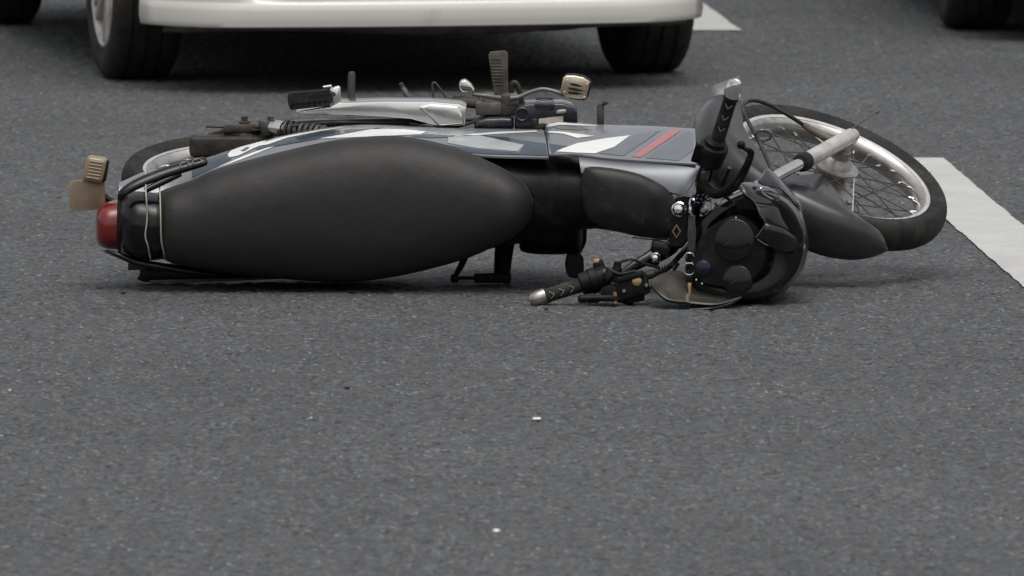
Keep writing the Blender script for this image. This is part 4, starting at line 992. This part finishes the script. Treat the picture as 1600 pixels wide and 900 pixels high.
# ---- headlight cowl and instruments
def cowl_ring(scale, Y, cx=1165, cy=385, dx=0, dy=0):
    o = [(1094, 340), (1120, 318), (1152, 300), (1185, 292), (1222, 305), (1248, 330), (1262, 372), (1257, 412), (1238, 444), (1205, 466), (1160, 474), (1120, 473), (1090, 462), (1072, 435), (1072, 395)]
    o = o + [o[0]]
    return [W(cx + (p[0] - cx) * scale + dx, cy + (p[1] - cy) * scale + dy, Y) for p in curve(o, 65)[:-1]]
obj('headlight_cowl', loft([cowl_ring(.5, -.08, dx=30), cowl_ring(.8, -.14, dx=18), cowl_ring(.95, -.25, dx=4), cowl_ring(1, -.36), cowl_ring(.985, -.42), cowl_ring(.93, -.45), cowl_ring(.8, -.455), cowl_ring(.6, -.44)]), 'gloss_black', bike, smooth=50)
def panel(a, b, m, name, bulge=.008, nu=20, nv=8, bd=V((.4, -.8, .5)), th=.004):
    return obj(name, patch(a, b, nu, nv, bulge, bd, th), m, bike, smooth=40)
# upper faceted shells
panel([(1152, 288, -.44), (1165, 284, -.4), (1184, 286, -.36), (1215, 300, -.32), (1252, 340, -.27)], [(1153, 292, -.46), (1164, 303, -.48), (1180, 315, -.48), (1212, 322, -.46), (1250, 348, -.37)], 'cowl_gloss', 'cowl_shell', .012)
panel([(1163, 305, -.475), (1180, 316, -.48), (1215, 323, -.46), (1230, 340, -.43), (1252, 352, -.37)], [(1178, 318, -.485), (1188, 338, -.5), (1196, 348, -.5), (1220, 358, -.48), (1249, 372, -.43)], 'cowl_gloss', 'cowl_shell', .008)
panel([(1195, 347, -.5), (1205, 351, -.5), (1225, 358, -.485), (1252, 372, -.43)], [(1182, 372, -.5), (1195, 380, -.5), (1222, 392, -.48), (1252, 398, -.43)], 'cowl_gloss', 'cowl_shell', .01)
panel([(1184, 279, -.38), (1192, 270, -.36), (1201, 263, -.33), (1222, 283, -.3), (1250, 315, -.26), (1254, 338, -.25)], [(1184, 283, -.42), (1192, 288, -.42), (1205, 291, -.4), (1224, 298, -.38), (1243, 320, -.34), (1253, 345, -.3)], 'cowl_gloss', 'cowl_wing', .006)
obj('shell_edge_reflection', tube([W(1153, 290, -.47), W(1164, 303, -.49), W(1180, 317, -.495), W(1188, 335, -.51), (W(1196, 348, -.51)), W(1188, 362, -.51), W(1181, 371, -.51)], .0016, 6, sm=24), 'cloudy_screen', bike)  # pale line imitating the sky reflection along the shell edge
rl = [obj('cowl_edge_highlight', tube([W(1183, 374, -.51), W(1192, 380, -.505), W(1200, 384, -.5)], .002, 6), 'cloudy_screen', bike)]  # pale line in place of a highlight on the cowl edge, no separate part
em = [W(1203 + 17 * math.cos(t) * math.cos(.55) - 5.5 * math.sin(t) * math.sin(.55), 303 + 17 * math.cos(t) * math.sin(.55) + 5.5 * math.sin(t) * math.cos(.55), -.478 + .03 * math.cos(t)) for t in np.linspace(0, 2 * math.pi, 29)]
obj('emblem_ring', tube(em, .0014, 6), 'chrome', bike)
panel([(1249, 325, -.3), (1258, 350, -.33), (1263, 378, -.36), (1259, 408, -.38), (1245, 436, -.4), (1225, 458, -.41)], [(1246, 345, -.36), (1252, 365, -.4), (1254, 385, -.42), (1249, 408, -.43), (1236, 430, -.44), (1215, 450, -.45)], 'cloudy_screen', 'headlight_rim', .004)
# clouded screen that touches the ground
scr = panel([(1022, 436, -.45), (1040, 428, -.42), (1062, 426, -.4), (1085, 440, -.4), (1120, 452, -.4), (1160, 458, -.4)], [(1019, 446, -.5), (1043, 468, -.53), (1068, 472, -.54), (1083, 474, -.545), (1120, 476, -.54), (1158, 466, -.5)], 'cloudy_screen', 'wind_screen', .006, bd=V((0, -.5, -1)), th=.004)
obj('screen_lip', tube([W(1019, 446, -.505), W(1030, 459, -.525), W(1044, 469, -.535), W(1062, 472, -.54), W(1077, 474, -.545), W(1077, 484, -.545), W(1098, 484, -.545), W(1122, 481, -.54), W(1142, 474, -.53), W(1157, 466, -.51)], [.003, .004, .0042, .004, .0035, .0035, .0042, .004, .003, .0015], 8, sm=60), 'gloss_black', scr)
# instruments
pod = obj('instrument_pod', loft([cowl_ring(.62, -.42, dx=-22, dy=8), cowl_ring(.62, -.475, dx=-24, dy=9), cowl_ring(.58, -.485, dx=-25, dy=9), cowl_ring(.4, -.487, dx=-25, dy=9)]), 'satin_black', bike, smooth=45)
AX = V((-.12, -1, .1)).normalized()
for (x, y, r, m) in ((1146, 375, .044, 'gauge_face'), (1152, 437, .03, 'gauge_face'), (1099, 418, .0165, 'gauge_blue')):
    g = obj('gauge', lathe(W(x, y, -.487), AX, [(r * 1.06, -.01), (r * 1.06, .003), (r, .0045), (r * .97, .0045), (r * .85, .0058), (r * .6, .007), (r * .3, .0076), (0, .0078)], 36), m, pod)
    xg, yg = frame_of(AX)
    obj('needle', tube([W(x, y, -.487) + AX * .0078, W(x, y, -.487) + AX * .0072 + (xg * .8 + yg * .5) * r * .6], .0006, 5), 'needle_red', g)
for (x, y) in ((1150, 340), (1088, 437), (1097, 443)):
    obj('pilot_lamp', lathe(W(x, y, -.485), AX, [(.0022, 0), (.0018, .002), (0, .0026)], 8), 'decal_white', pod)

# ================================================================== litter on the road
def flake(px, py, w, d, h, m, label, name, cat):
    c = GP(px, py); c.z = 0.002
    pts = []
    n = 9
    for k in range(n):
        a = 2 * math.pi * k / n
        pts.append(c + V((w * math.cos(a) * random.uniform(.75, 1.1), d * math.sin(a) * random.uniform(.7, 1.1), random.uniform(0, .4) * h)))
    o = obj(name, slab(pts, V((0, 0, h)), min(h, w) * .15, 1), m)
    tag(o, label, cat)
flake(838, 657, .009, .02, .0025, 'scrap_white', 'white flake on the asphalt below the handlebar', 'road_flake', 'debris')
flake(776, 832, .0075, .02, .0025, 'scrap_white', 'white flake near the bottom edge of the asphalt', 'road_flake', 'debris')
flake(543, 607, .007, .02, .0015, 'scrap_dark', 'dark chip on the open asphalt below the seat', 'road_chip', 'debris')
flake(192, 459, .006, .02, .003, 'scrap_dark', 'small dark chip on the road near the tail', 'road_chip', 'debris')
flake(853, 484, .006, .02, .002, 'scrap_dark', 'flat dark crumb beside the chrome bar end on the ground', 'road_chip', 'debris')
